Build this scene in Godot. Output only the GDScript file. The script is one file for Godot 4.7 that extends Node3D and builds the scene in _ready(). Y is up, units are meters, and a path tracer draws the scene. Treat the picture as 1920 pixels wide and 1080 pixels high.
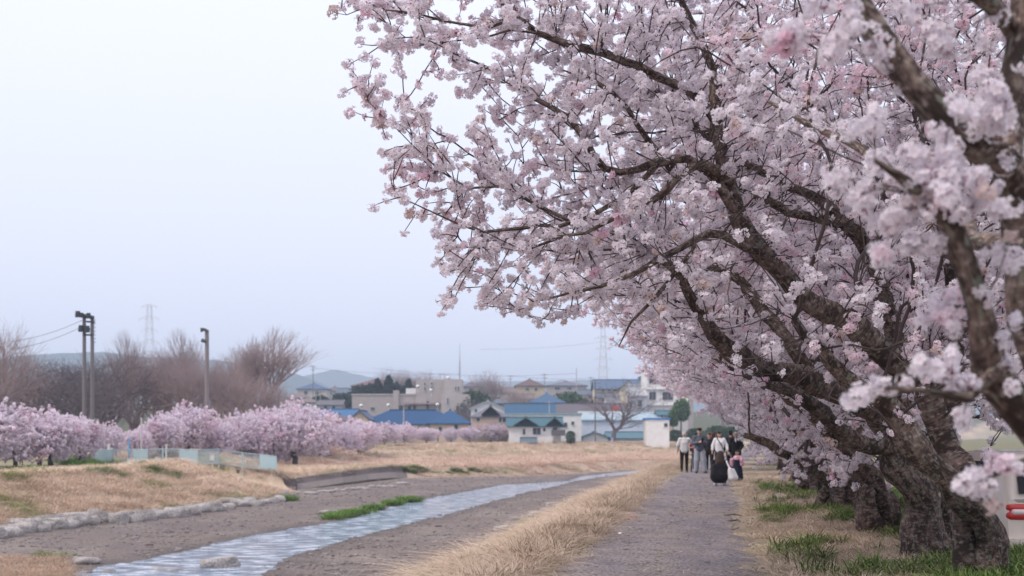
extends Node3D
# A riverside path under a row of cherry trees in bloom. Built in metres, y up, the camera at the origin looking along -z.

const F := 2667.0          # focal length in pixels of the 1920 wide photograph
const HY := 815.0          # the horizon's row
const EYE := 1.5
var used := {}
var rng := RandomNumberGenerator.new()
var nz := FastNoiseLite.new()
var M := {}

class MB:
	var v := PackedVector3Array()
	var n := PackedVector3Array()
	var u := PackedVector2Array()
	var c := PackedColorArray()
	var i := PackedInt32Array()
	var col := Color(1, 1, 1)
	func vert(p: Vector3, nn: Vector3, uv := Vector2.ZERO) -> int:
		v.append(p); n.append(nn); u.append(uv); c.append(col)
		return v.size() - 1
	func tri(a: Vector3, b: Vector3, d: Vector3) -> void:
		var nn := (d - a).cross(b - a).normalized()
		var k := vert(a, nn, Vector2(a.x + a.z, a.y)); vert(b, nn, Vector2(b.x + b.z, b.y)); vert(d, nn, Vector2(d.x + d.z, d.y))
		i.append_array(PackedInt32Array([k, k + 1, k + 2]))
	func quad(a: Vector3, b: Vector3, d: Vector3, e: Vector3) -> void:
		tri(a, b, d); tri(a, d, e)
	func box(o: Vector3, s: Vector3, b := Basis()) -> void:
		var h := s * 0.5
		var p := []
		for k in 8:
			p.append(o + b * Vector3(h.x if k & 1 else -h.x, h.y if k & 2 else -h.y, h.z if k & 4 else -h.z))
		quad(p[4], p[6], p[7], p[5]); quad(p[1], p[3], p[2], p[0]); quad(p[0], p[2], p[6], p[4])
		quad(p[5], p[7], p[3], p[1]); quad(p[2], p[3], p[7], p[6]); quad(p[0], p[4], p[5], p[1])
	func prism(poly: PackedVector2Array, o: Vector3, ax: Vector3, ay: Vector3, thick: Vector3) -> void:
		var t := Geometry2D.triangulate_polygon(poly)
		for k in range(0, t.size(), 3):
			var q := []
			for m in 3:
				q.append(o + ax * poly[t[k + m]].x + ay * poly[t[k + m]].y)
			tri(q[0], q[1], q[2]); tri(q[2] + thick, q[1] + thick, q[0] + thick)
		for k in poly.size():
			var a := o + ax * poly[k].x + ay * poly[k].y
			var w := poly[(k + 1) % poly.size()]
			var b := o + ax * w.x + ay * w.y
			quad(a, b, b + thick, a + thick)
	func tube(p: PackedVector3Array, r: PackedFloat32Array, sides: int, vs := 1.0, cap := false, uk := 1.0) -> void:
		var m := p.size()
		if m < 2: return
		var t := (p[1] - p[0]).normalized()
		var x := t.cross(Vector3(0.3, 0.2, 1.0)).normalized()
		if x.length() < 0.5: x = t.cross(Vector3.RIGHT).normalized()
		var first := v.size()
		var along := 0.0
		for k in m:
			if k > 0: along += p[k].distance_to(p[k - 1])
			var tt := (p[mini(k + 1, m - 1)] - p[maxi(k - 1, 0)]).normalized()
			x = (x - tt * x.dot(tt)).normalized()
			var y := tt.cross(x)
			for s in sides + 1:
				var a := TAU * s / sides
				var d := x * cos(a) + y * sin(a)
				v.append(p[k] + d * r[k]); n.append(d); u.append(Vector2(uk * s / sides, along * vs)); c.append(col)
		var w := sides + 1
		for k in m - 1:
			for s in sides:
				var a := first + k * w + s
				i.append_array(PackedInt32Array([a, a + 1, a + w, a + 1, a + w + 1, a + w]))
		if cap:
			for e in [0, m - 1]:
				var cc := vert(p[e], (p[e] - p[1 if e == 0 else m - 2]).normalized())
				for s in sides:
					i.append_array(PackedInt32Array([cc, first + e * w + s, first + e * w + s + 1]))
	func rod(a: Vector3, b: Vector3, r: float, r2 := -1.0, sides := 6) -> void:
		tube(PackedVector3Array([a, b]), PackedFloat32Array([r, r if r2 < 0 else r2]), sides, 1.0, true)
	func smooth(from := 0) -> void:
		for k in range(from, v.size()): n[k] = Vector3.ZERO
		for k in range(0, i.size(), 3):
			var a := i[k]
			if a < from: continue
			var b := i[k + 1]
			var d := i[k + 2]
			var nn := (v[d] - v[a]).cross(v[b] - v[a])
			n[a] += nn; n[b] += nn; n[d] += nn
		for k in range(from, v.size()): n[k] = n[k].normalized()
	func mesh() -> ArrayMesh:
		for k in range(0, i.size(), 3):        # every face turned the way its normals point
			var p := i[k]
			var q := i[k + 1]
			var r := i[k + 2]
			if (v[r] - v[p]).cross(v[q] - v[p]).dot(n[p] + n[q] + n[r]) < 0.0:
				i[k + 1] = r; i[k + 2] = q
		var a := []
		a.resize(Mesh.ARRAY_MAX)
		a[Mesh.ARRAY_VERTEX] = v; a[Mesh.ARRAY_NORMAL] = n; a[Mesh.ARRAY_TEX_UV] = u; a[Mesh.ARRAY_COLOR] = c; a[Mesh.ARRAY_INDEX] = i
		var out := ArrayMesh.new()
		out.add_surface_from_arrays(Mesh.PRIMITIVE_TRIANGLES, a)
		return out

func numbered(s: String) -> String:
	var k: int = used.get(s, 0)
	used[s] = k + 1
	return s if k == 0 else "%s_%03d" % [s, k]

func tag(o: Node3D, label: String, category: String, group := "", kind := "") -> Node3D:
	if label: o.set_meta("label", label)
	if category: o.set_meta("category", category)
	if group: o.set_meta("group", group)
	if kind: o.set_meta("kind", kind)
	return o

func thing(called: String, label: String, category: String, at := Vector3.ZERO, group := "") -> Node3D:
	var o := Node3D.new()
	o.name = numbered(called)
	add_child(o)
	o.position = at
	return tag(o, label, category, group)

func obj(called: String, m: Mesh, mat: Material, parent: Node = null) -> MeshInstance3D:
	var o := MeshInstance3D.new()
	o.mesh = m
	o.material_override = mat
	if parent == null:
		o.name = numbered(called)
		add_child(o)
	else:
		o.name = called
		parent.add_child(o, true)
	return o

func copy_of(o: Node3D, label := "") -> Node3D:
	var r: Node3D = o.duplicate()
	var base := String(o.name)
	if base.length() > 4 and base.substr(base.length() - 3).is_valid_int(): base = base.substr(0, base.length() - 4)
	r.name = numbered(base)
	add_child(r)
	if label: r.set_meta("label", label)
	return r

func mat(col: Color, rough := 0.85, vc := false) -> StandardMaterial3D:
	var m := StandardMaterial3D.new()
	m.albedo_color = col.linear_to_srgb()
	m.roughness = rough
	m.metallic_specular = 0.3
	m.vertex_color_use_as_albedo = vc
	return m

func rnd(a: float, b: float) -> float:
	return rng.randf_range(a, b)

func rvec() -> Vector3:
	return Vector3(rng.randfn(), rng.randfn(), rng.randfn()).normalized()

func at(x: float, y: float, d: float) -> Vector3:      # where the photograph's pixel lies at that distance
	return Vector3((x - 960.0) * d / F, EYE + (HY - y) * d / F, -d)

func lut(xs: Array, ys: Array, x: float) -> float:
	if x <= xs[0]: return ys[0]
	for k in range(1, xs.size()):
		if x <= xs[k]: return lerpf(ys[k - 1], ys[k], (x - xs[k - 1]) / (xs[k] - xs[k - 1]))
	return ys[-1]

# ---- the lie of the land
const ED := [-10, 0, 5, 15, 21.6, 29.6, 44, 61, 100, 150, 200, 300, 600, 7000]
const EX := [-3.6, -2.2, -1.5, -0.05, 0.95, 2.15, 4.1, 6.6, 13, 24, 38, 75, 200, 2600]
const PD := [-10, 0, 15, 21.6, 32, 42, 57, 80, 120, 200, 300, 600]
const PX := [-2.2, -0.7, 1.42, 2.3, 3.93, 5.3, 7.8, 11.8, 20, 38, 77, 215]
var toe := PackedVector2Array([Vector2(-46, -12), Vector2(-26, 72), Vector2(-22, 89), Vector2(-18.5, 109), Vector2(-19.3, 130), Vector2(-12.5, 168), Vector2(2.6, 176), Vector2(18.8, 209), Vector2(45, 245), Vector2(100, 300), Vector2(600, 640), Vector2(6000, 3000)])

var mouth := PackedVector2Array([Vector2(-31.8, 150.5), Vector2(-28.8, 145), Vector2(-24.9, 138), Vector2(-21.9, 133), Vector2(-19.3, 128), Vector2(-18, 121), Vector2(-22, 121), Vector2(-27, 128), Vector2(-32, 138), Vector2(-35, 150)])

func edge_x(d: float) -> float: return lut(ED, EX, d)
func path_x(d: float) -> float: return lut(PD, PX, d)

func left_of_toe(X: float, d: float) -> Vector2:         # (distance beyond the far bank's foot, how far along the foot lies)
	var best := 1e9
	var s := 0.0
	var along := 0.0
	var p := Vector2(X, d)
	for k in toe.size() - 1:
		var a := toe[k]
		var b := toe[k + 1]
		var q := Geometry2D.get_closest_point_to_segment(p, a, b)
		var e := p.distance_squared_to(q)
		if e < best - 1e-6:
			best = e
			s = signf((b - a).cross(p - a)) * sqrt(e)
			along = q.y
	return Vector2(s, along)

func in_stream(X: float, d: float) -> float:            # how far inside the stream's course, negative outside
	var p := Vector2(X, d)
	var best := 1e9
	for k in stream.size():
		var q := Geometry2D.get_closest_point_to_segment(p, stream[k], stream[(k + 1) % stream.size()])
		best = minf(best, p.distance_squared_to(q))
	return sqrt(best) * (1.0 if Geometry2D.is_point_in_polygon(p, stream) else -1.0)

func H(X: float, d: float) -> float:
	var e := X - edge_x(d)
	var wob := nz.get_noise_2d(X * 6.0, d * 6.0)
	var y := -3.6 + 0.03 * wob + 0.03 * nz.get_noise_2d(X * 25.0, d * 25.0)
	if d > 45.0 and d < 240.0 and X < 30.0 and e < -6.0: y -= 0.16 * smoothstep(-0.6, 1.8, in_stream(X, d))
	if e > -9.0:
		var t := clampf(-(e + 0.5 * wob) / 8.0, 0.0, 1.0)
		y = maxf(y, -3.62 * (t * t * (3.0 - 2.0 * t) * 0.55 + t * 0.45))
		if e > 0.0:
			y = 0.02 * wob - 0.3 * smoothstep(4.3, 6.5, X - path_x(d))
	if X < 30.0 or d > 150.0:
		var lt := left_of_toe(X, d)
		if lt.x > 0.0:
			var s := lt.x + 0.8 * wob
			var z := 0.0
			var w := lut([0, 72, 110, 128, 150, 170, 176, 300], [9.0, 9.0, 9.0, 10.0, 12.0, 30.0, 55.0, 55.0], lt.y)
			var k := clampf(s / w, 0.0, 1.0)
			var steep := smoothstep(124.0, 130.0, lt.y)
			var rev := clampf((s - 1.6) / 2.2, 0.0, 1.0) * 1.1 * steep
			k = lerpf(k, clampf((s - 3.0) / w, 0.0, 1.0), steep * (1.0 - smoothstep(168.0, 174.0, lt.y)))
			var plain := lerpf(k, (0.35 * k if k < 0.66 else 0.231 + (k - 0.66) * 2.26), smoothstep(150.0, 176.0, lt.y))
			var top := lut([0, 110, 150, 176, 300, 400], [2.3, 2.55, 2.9, 3.0, 3.2, 3.4], lt.y)
			z = -3.6 + maxf(rev, plain * top) + 0.18 * wob * k
			if s > w: z += 0.04 * minf(s - w, 10.0) * smoothstep(165.0, 180.0, lt.y) - 0.04 * minf(s - w, 12.0) * (1.0 - smoothstep(140.0, 170.0, lt.y))
			z += clampf((s - 110.0) * 0.045, 0.0, 16.0)
			y = maxf(y, z)
			if d > 118.0 and d < 156.0 and Geometry2D.is_point_in_polygon(Vector2(X, d), mouth): y = minf(y, -3.4)
	return y

func ground(x: float, y: float, from := 8.0) -> Vector3:   # where the sight line through that pixel meets the ground
	var d := from
	while d < 900.0:
		var p := at(x, y, d)
		if p.y <= H(p.x, d): return p
		d *= 1.006
	return at(x, y, 900.0)

func on_ground(X: float, d: float) -> Vector3:
	return Vector3(X, H(X, d), -d)

func stand(x: float, d: float) -> Vector3:
	return on_ground((x - 960.0) * d / F, d)

func _ready() -> void:
	rng.seed = 20240
	nz.seed = 7
	nz.frequency = 0.03
	camera_and_light()
	materials()
	course()
	land()
	water_and_stones()
	town()
	far_bank()
	row_of_cherries()
	near_cherries()
	foreground_cherry()
	grasses()
	people()
	car()
	small_things()

func camera_and_light() -> void:
	var cam := Camera3D.new()
	cam.name = "camera"
	var at_ := CameraAttributesPhysical.new()
	at_.frustum_focal_length = 50.0
	at_.frustum_focus_distance = 15.5
	at_.frustum_near = 0.1
	at_.frustum_far = 9000.0
	at_.exposure_aperture = 2.4
	cam.attributes = at_
	cam.position = Vector3(0, EYE, 0)
	cam.set_frustum(0.1 * 2.0 * 540.0 / F, Vector2(0, 0.1 * (HY - 540.0) / F), 0.1, 9000.0)
	add_child(cam)
	var env := Environment.new()
	env.background_mode = Environment.BG_SKY
	var sky := ProceduralSkyMaterial.new()
	sky.sky_top_color = Color(0.99, 0.97, 0.985)
	sky.sky_horizon_color = Color(0.549, 0.560, 0.608)
	sky.sky_energy_multiplier = 1.465
	sky.sky_curve = 4.2
	sky.ground_horizon_color = Color(0.62, 0.64, 0.68)
	sky.ground_bottom_color = Color(0.35, 0.33, 0.33)
	env.sky = Sky.new()
	env.sky.sky_material = sky
	env.tonemap_mode = Environment.TONE_MAPPER_LINEAR
	env.tonemap_exposure = 1.5
	env.sdfgi_enabled = true
	env.ssao_enabled = true
	env.ssil_enabled = true
	env.fog_enabled = true
	env.fog_density = 0.00038
	env.fog_light_color = Color(0.84, 0.91, 0.99)
	var we := WorldEnvironment.new()
	we.name = "world_environment"
	we.environment = env
	add_child(we)
	var sun := DirectionalLight3D.new()
	sun.name = "sun"
	sun.light_color = Color(1.0, 0.95, 0.9)
	sun.light_energy = 0.5
	sun.light_angular_distance = 14.0
	sun.shadow_enabled = true
	sun.rotation_degrees = Vector3(-48, -62, 0)
	add_child(sun)

func noise_tex(freq: float, ramp: Array, size := 512, octaves := 5, normal := false, bump := 4.0, sd := 1) -> NoiseTexture2D:
	var f := FastNoiseLite.new()
	f.seed = sd
	f.noise_type = FastNoiseLite.TYPE_SIMPLEX_SMOOTH
	f.frequency = freq
	f.fractal_octaves = octaves
	var t := NoiseTexture2D.new()
	t.width = size
	t.height = size
	t.seamless = true
	t.noise = f
	t.as_normal_map = normal
	t.bump_strength = bump
	if ramp:
		var g := Gradient.new()
		g.offsets = PackedFloat32Array(ramp[0])
		g.colors = PackedColorArray(ramp[1])
		t.color_ramp = g
	return t

func bark_images() -> Array:
	var w := 512
	var img := Image.create(w, w, false, Image.FORMAT_RGB8)
	var hgt := Image.create(w, w, false, Image.FORMAT_L8)
	var f := FastNoiseLite.new()
	f.frequency = 1.0
	f.fractal_octaves = 2
	for y in w:
		var b := TAU * y / w
		var cb := cos(b)
		var sb := sin(b)
		for x in w:
			var a := TAU * x / w
			var ca := cos(a)
			var sa := sin(a)
			# rings round a torus in noise space, so that both directions repeat without a seam: (round the stem, along it, seed)
			var tor := func(r: float, R: float, sd: float) -> float: return f.get_noise_3d((R + r * ca) * cb + sd, (R + r * ca) * sb, r * sa)
			var big: float = tor.call(0.5, 1.1, 9.0)
			var band: float = tor.call(0.7, 5.0, 40.0)
			var fine: float = tor.call(2.2, 5.0, 80.0)
			var crack := absf(tor.call(1.0, 3.4, 120.0))
			var dark := clampf(1.0 - crack * 7.0, 0.0, 1.0) * clampf(0.4 + big, 0.0, 1.0)
			var t := clampf(0.38 + 0.9 * big + 0.45 * band + 0.5 * fine - 0.4 * dark, 0.0, 1.0)
			var len_ := clampf((band - 0.3) * 5.0, 0.0, 1.0) * clampf(fine * 4.0, 0.0, 1.0)
			var c := Color(0.045, 0.031, 0.027).lerp(Color(0.235, 0.175, 0.15), t)
			c = c.lerp(Color(0.33, 0.29, 0.27), len_ * 0.6)
			var lichen := clampf(((tor.call(0.9, 1.6, 160.0) as float) - 0.3) * 5.0, 0.0, 1.0)
			c = c.lerp(Color(0.22, 0.235, 0.19), lichen * 0.55)
			img.set_pixel(x, y, c.linear_to_srgb())
			var hh := clampf(0.5 + 0.22 * band + 0.5 * fine - 0.5 * dark + 0.2 * len_, 0.0, 1.0)
			hgt.set_pixel(x, y, Color(hh, hh, hh))
	return [ImageTexture.create_from_image(img), ImageTexture.create_from_image(hgt)]

func materials() -> void:
	var bk := bark_images()
	var b := mat(Color(1, 1, 1), 0.8, true)
	b.albedo_texture = bk[0]
	b.heightmap_enabled = true
	b.heightmap_texture = bk[1]
	b.heightmap_scale = 0.5
	M.bark = b
	M.twig = mat(Color(0.075, 0.056, 0.055), 0.75)
	M.bare = mat(Color(0.33, 0.255, 0.25), 0.9)
	M.bare_dark = mat(Color(0.15, 0.12, 0.13), 0.9)
	var p := mat(Color(1, 1, 1), 0.65, true)
	p.backlight_enabled = true
	p.backlight = Color(0.97, 0.97, 0.97)
	M.petal = p
	var g := mat(Color(1, 1, 1), 0.9, true)
	g.backlight_enabled = true
	g.backlight = Color(0.6, 0.6, 0.6)
	M.grass = g
	var land_ := mat(Color(1, 1, 1), 0.95, true)
	land_.albedo_texture = noise_tex(0.012, [[0.0, 0.35, 0.65, 1.0], [Color(0.74, 0.73, 0.72), Color(0.87, 0.86, 0.85), Color(0.96, 0.96, 0.96), Color(1, 1, 1)]], 1024, 6)
	land_.uv1_triplanar = true
	land_.uv1_world_triplanar = true
	land_.uv1_scale = Vector3(0.37, 0.37, 0.37)
	land_.detail_enabled = true
	land_.detail_blend_mode = BaseMaterial3D.BLEND_MODE_MUL
	land_.detail_albedo = noise_tex(0.03, [[0.0, 0.4, 0.6, 1.0], [Color(0.62, 0.61, 0.6), Color(0.88, 0.87, 0.86), Color(0.97, 0.97, 0.96), Color(1, 1, 1)]], 512, 4, false, 4.0, 9)
	land_.heightmap_enabled = true
	land_.heightmap_texture = noise_tex(0.05, [], 512, 4, false, 4.0, 5)
	land_.heightmap_scale = 0.9
	M.land = land_
	var gravel := mat(Color(1, 1, 1), 0.92, true)
	gravel.albedo_texture = noise_tex(0.035, [[0.0, 0.3, 0.5, 0.7, 1.0], [Color(0.42, 0.41, 0.42), Color(0.72, 0.71, 0.72), Color(0.9, 0.89, 0.9), Color(0.97, 0.96, 0.97), Color(1, 1, 1)]], 1024, 4, false, 4.0, 3)
	gravel.uv1_triplanar = true
	gravel.uv1_world_triplanar = true
	gravel.uv1_scale = Vector3(0.45, 0.45, 0.45)
	gravel.heightmap_enabled = true
	gravel.heightmap_texture = noise_tex(0.12, [], 512, 3, false, 4.0, 8)
	gravel.heightmap_scale = 2.0
	M.gravel = gravel
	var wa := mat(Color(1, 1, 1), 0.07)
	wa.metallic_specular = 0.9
	wa.albedo_texture = noise_tex(0.022, [[0.0, 0.42, 0.56, 0.68, 1.0], [Color(0.25, 0.32, 0.41), Color(0.34, 0.42, 0.51), Color(0.56, 0.63, 0.72), Color(0.74, 0.79, 0.85), Color(0.84, 0.87, 0.91)]], 1024, 6, false, 4.0, 15)  # riffle foam plus the bright sky reflection, painted into the colour as pale streaks
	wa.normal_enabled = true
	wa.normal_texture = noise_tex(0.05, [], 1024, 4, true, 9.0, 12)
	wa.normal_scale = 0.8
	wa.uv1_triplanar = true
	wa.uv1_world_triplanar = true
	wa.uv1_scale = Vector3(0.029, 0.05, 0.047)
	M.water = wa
	var st := mat(Color(1, 1, 1), 0.9, true)
	st.albedo_texture = noise_tex(0.02, [[0.0, 0.5, 1.0], [Color(0.5, 0.49, 0.48), Color(0.82, 0.81, 0.8), Color(1, 1, 1)]], 512, 5, false, 4.0, 21)
	st.uv1_triplanar = true
	st.uv1_scale = Vector3(0.6, 0.6, 0.6)
	M.stone = st
	var wl := mat(Color(1, 1, 1), 0.9, true)
	wl.albedo_texture = noise_tex(0.01, [[0.0, 0.5, 1.0], [Color(0.94, 0.935, 0.93), Color(0.975, 0.975, 0.975), Color(1, 1, 1)]], 512, 5, false, 4.0, 33)
	wl.uv1_triplanar = true
	wl.uv1_world_triplanar = true
	wl.uv1_scale = Vector3(0.12, 0.12, 0.12)
	M.wall = wl
	M.glass = mat(Color(0.05, 0.06, 0.075), 0.15)
	M.hill = mat(Color(0.07, 0.095, 0.10), 1.0)
	M.paint = mat(Color(1, 1, 1), 0.6, true)

# ---- ground, path, water
func land() -> void:
	var ds := PackedFloat32Array()
	var d := -6.0
	while d < 4300.0:
		ds.append(d)
		d += 0.35 if d < 8.0 else maxf(0.28, d * (0.014 if d < 420.0 else 0.12))
	var us := 300
	var b := MB.new()
	for dd in ds:
		for k in us + 1:
			var q := float(k) / us * 2.0 - 1.0
			var X := q * (absf(q) * 0.25 + 0.75) * 0.62 * (maxf(dd, 0.0) + 14.0)
			var y := H(X, dd)
			b.col = land_color(X, dd, y)
			b.vert(Vector3(X, y, -dd), Vector3.UP)
	var w := us + 1
	for r in ds.size() - 1:
		for k in us:
			var a := r * w + k
			b.i.append_array(PackedInt32Array([a, a + w, a + 1, a + 1, a + w, a + w + 1]))
	b.smooth()
	tag(obj("ground", b.mesh(), M.land), "river valley of dry grass banks and gravel bed", "", "", "structure")
	# the gravel path: its ragged edges dip under the ground
	var g := MB.new()
	var n := 26
	d = 3.0
	var rows := 0
	while d < 160.0:
		for k in n + 1:
			var q := float(k) / n * 2.0 - 1.0
			var X := path_x(d) + 0.08 + q * 1.6
			var rag := 1.06 + 0.28 * nz.get_noise_2d(X * 20.0 + 300.0, d * 9.0) + 0.22 * nz.get_noise_2d(X * 60.0, d * 40.0)
			var mid := 0.35 * maxf(0.0, 0.55 + nz.get_noise_2d(X * 14.0, d * 4.0 + 900.0) * 1.3) * exp(-pow((q - 0.12) / 0.2, 2.0))
			var y := H(X, d) + clampf((rag - absf(q) * 1.5) * 0.09 - mid * 0.16, -0.05, 0.013) 
			var t := clampf(0.5 + nz.get_noise_2d(X * 18.0, d * 6.0), 0.0, 1.0)
			g.col = Color(0.265, 0.25, 0.275).lerp(Color(0.37, 0.32, 0.295), t * 0.75) * (1.0 + 0.35 * nz.get_noise_2d(X * 45.0, d * 40.0))
			g.vert(Vector3(X, y, -d), Vector3.UP)
		rows += 1
		d += maxf(0.12, d * 0.012)
	w = n + 1
	for r in rows - 1:
		for k in n:
			var a := r * w + k
			g.i.append_array(PackedInt32Array([a, a + w, a + 1, a + 1, a + w, a + w + 1]))
	g.smooth()
	tag(obj("path", g.mesh(), M.gravel), "worn grey gravel path on the river bank", "", "", "structure")
	# far hills
	for hl in [[[-200, 690], [30, 668], [110, 662], [200, 660], [260, 668], [420, 676], [560, 702], [700, 760]], [[480, 715], [560, 706], [610, 697], [630, 693], [660, 700], [720, 712], [900, 716], [1100, 712], [1400, 716], [1800, 705], [2100, 715]]]:
		var m := MB.new()
		var dist := 2300.0 if hl[0][0] < 0 else 3300.0
		var prev := []
		var xs := []
		var ys := []
		for q in hl:
			xs.append(q[0]); ys.append(q[1])
		var x: float = xs[0]
		while x <= xs[-1]:
			var tp := at(x, lut(xs, ys, x) + 2.5 * nz.get_noise_1d(x * 2.0), dist)
			var row := [tp + Vector3(0, 0, -500) - Vector3(0, tp.y + 5, 0), tp, tp + Vector3(0, -tp.y * 0.45, 260), tp + Vector3(0, -tp.y - 5, 600)]
			if prev:
				for k in 3:
					m.quad(prev[k], row[k], row[k + 1], prev[k + 1])
			prev = row
			x += 14.0
		tag(obj("hills", m.mesh(), M.hill), "blue wooded hills on the horizon", "", "", "structure")

func land_color(X: float, d: float, y: float) -> Color:
	var n1 := nz.get_noise_2d(X * 3.0 + 50.0, d * 3.0)
	var n2 := nz.get_noise_2d(X * 11.0, d * 11.0 + 70.0)
	var dry := Color(0.66, 0.53, 0.41).lerp(Color(0.55, 0.45, 0.35), clampf(0.5 + n1 + 0.5 * n2, 0, 1))
	var bed := Color(0.245, 0.20, 0.19).lerp(Color(0.205, 0.175, 0.172), clampf(0.5 + 1.2 * n1 + n2, 0, 1))
	var green := Color(0.11, 0.15, 0.05)
	var e := X - edge_x(d)
	if e > -8.5:
		var c := dry
		if e > 0.3:
			c = Color(0.50, 0.435, 0.36).lerp(Color(0.42, 0.36, 0.29), clampf(0.5 + n2 * 1.4, 0, 1))
			if X - path_x(d) > 1.7: c = c.lerp(green.lerp(Color(0.30, 0.25, 0.15), 0.4), clampf(0.15 + n1 * 2.0 + (X - path_x(d) - 2.2) * 0.25, 0, 0.8))
			elif X < path_x(d): c = c.lerp(Color(0.25, 0.26, 0.15), clampf(0.2 + n1 * 1.5, 0, 0.5))
		elif e < -4.0: c = c.lerp(bed, smoothstep(-4.0, -7.6, e + 1.4 * n1))
		return c
	var lt := left_of_toe(X, d)
	if lt.x > -1.0:
		var c := bed.lerp(dry, smoothstep(0.0, 1.2, lt.x + n2))
		c = c.lerp(Color(0.58, 0.44, 0.36), 0.6 * smoothstep(150.0, 180.0, lt.y) * (1.0 - smoothstep(30.0, 40.0, lt.x)))
		c = c.lerp(green, clampf((n1 - 0.22) * 2.0, 0, 0.5))
		if lt.x > 60.0: c = c.lerp(Color(0.13, 0.14, 0.09), smoothstep(60.0, 72.0, lt.x))
		elif lt.y < 150.0 and lt.x > 11.0: c = c.lerp(green, 0.5 * smoothstep(11.0, 13.0, lt.x))
		return c
	bed = bed.lerp(Color(0.33, 0.285, 0.265), clampf(nz.get_noise_2d(X * 5.0 + 900.0, d * 3.0) * 1.6 - 0.1, 0, 0.6))
	if d > 45.0 and d < 240.0 and X < 30.0: bed = bed.lerp(Color(0.13, 0.115, 0.115), 0.75 * smoothstep(-2.2, -0.1, in_stream(X, d) + n2 * 1.5))
	return bed

func lump(seed_: int, sub: int, flat := 0.7) -> ArrayMesh:
	var s := SphereMesh.new()
	s.radial_segments = 6 + sub * 3
	s.rings = 3 + sub * 2
	s.radius = 1.0
	s.height = 2.0
	var a := s.get_mesh_arrays()
	var b := MB.new()
	b.v = a[Mesh.ARRAY_VERTEX]; b.u = a[Mesh.ARRAY_TEX_UV]; b.i = a[Mesh.ARRAY_INDEX]; b.n = a[Mesh.ARRAY_NORMAL]
	for k in b.v.size():
		var p := b.v[k]
		var q := p * 22.0 + Vector3(seed_ * 31, 0, 0)
		var r := 1.0 + 0.55 * nz.get_noise_3dv(q) + 0.25 * nz.get_noise_3dv(q * 2.7)
		p *= r
		p = Vector3(clampf(p.x, -0.85, 0.85), clampf(p.y, -0.75, 0.72) * flat, clampf(p.z, -0.8, 0.8))
		b.v[k] = p
		var t := clampf(0.5 + 1.2 * nz.get_noise_3dv(q * 1.3), 0, 1)
		b.c.append(Color(0.38, 0.36, 0.36).lerp(Color(0.60, 0.575, 0.57), t))
	b.smooth()
	return b.mesh()

func scatter(called: String, m: Mesh, mt: Material, xf: Array, cols: PackedColorArray, parent: Node = null) -> MultiMeshInstance3D:
	var mm := MultiMesh.new()
	mm.transform_format = MultiMesh.TRANSFORM_3D
	mm.use_colors = true
	mm.mesh = m
	mm.instance_count = xf.size()
	var buf := PackedFloat32Array()
	buf.resize(xf.size() * 16)
	var k := 0
	for j in xf.size():
		var t: Transform3D = xf[j]
		var c := cols[j]
		buf[k] = t.basis.x.x; buf[k + 1] = t.basis.y.x; buf[k + 2] = t.basis.z.x; buf[k + 3] = t.origin.x
		buf[k + 4] = t.basis.x.y; buf[k + 5] = t.basis.y.y; buf[k + 6] = t.basis.z.y; buf[k + 7] = t.origin.y
		buf[k + 8] = t.basis.x.z; buf[k + 9] = t.basis.y.z; buf[k + 10] = t.basis.z.z; buf[k + 11] = t.origin.z
		buf[k + 12] = c.r; buf[k + 13] = c.g; buf[k + 14] = c.b; buf[k + 15] = c.a
		k += 16
	mm.buffer = buf
	var o := MultiMeshInstance3D.new()
	o.multimesh = mm
	o.material_override = mt
	o.set_meta("kind", "stuff")
	if parent:
		o.name = called
		parent.add_child(o, true)
	else:
		o.name = numbered(called)
		add_child(o)
	return o

var stream := PackedVector2Array()

func course() -> void:
	var far_side := [[20, 1100], [187, 1062], [317, 1038], [417, 1015], [500, 998], [640, 975], [720, 953], [777, 939], [822, 930], [882, 920], [935, 909], [1070, 901], [1085, 893], [1150, 886], [1240, 878], [1300, 874]]
	var near_side := [[470, 1100], [520, 1052], [560, 1037], [691, 999], [760, 981], [822, 967], [880, 951], [935, 936], [990, 921], [1047, 909], [1085, 900], [1130, 893], [1180, 888], [1260, 881], [1310, 876]]
	var rows := []
	for side in [far_side, near_side]:
		var pts := PackedVector2Array()
		for q in side:
			var d: float = 5.08 * F / (q[1] - HY)
			pts.append(Vector2((q[0] - 960.0) * d / F, d))
		rows.append(pts)
	var poly: PackedVector2Array = rows[0].duplicate()
	var back: PackedVector2Array = rows[1].duplicate()
	back.reverse()
	poly.append_array(back)
	stream = poly

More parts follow.
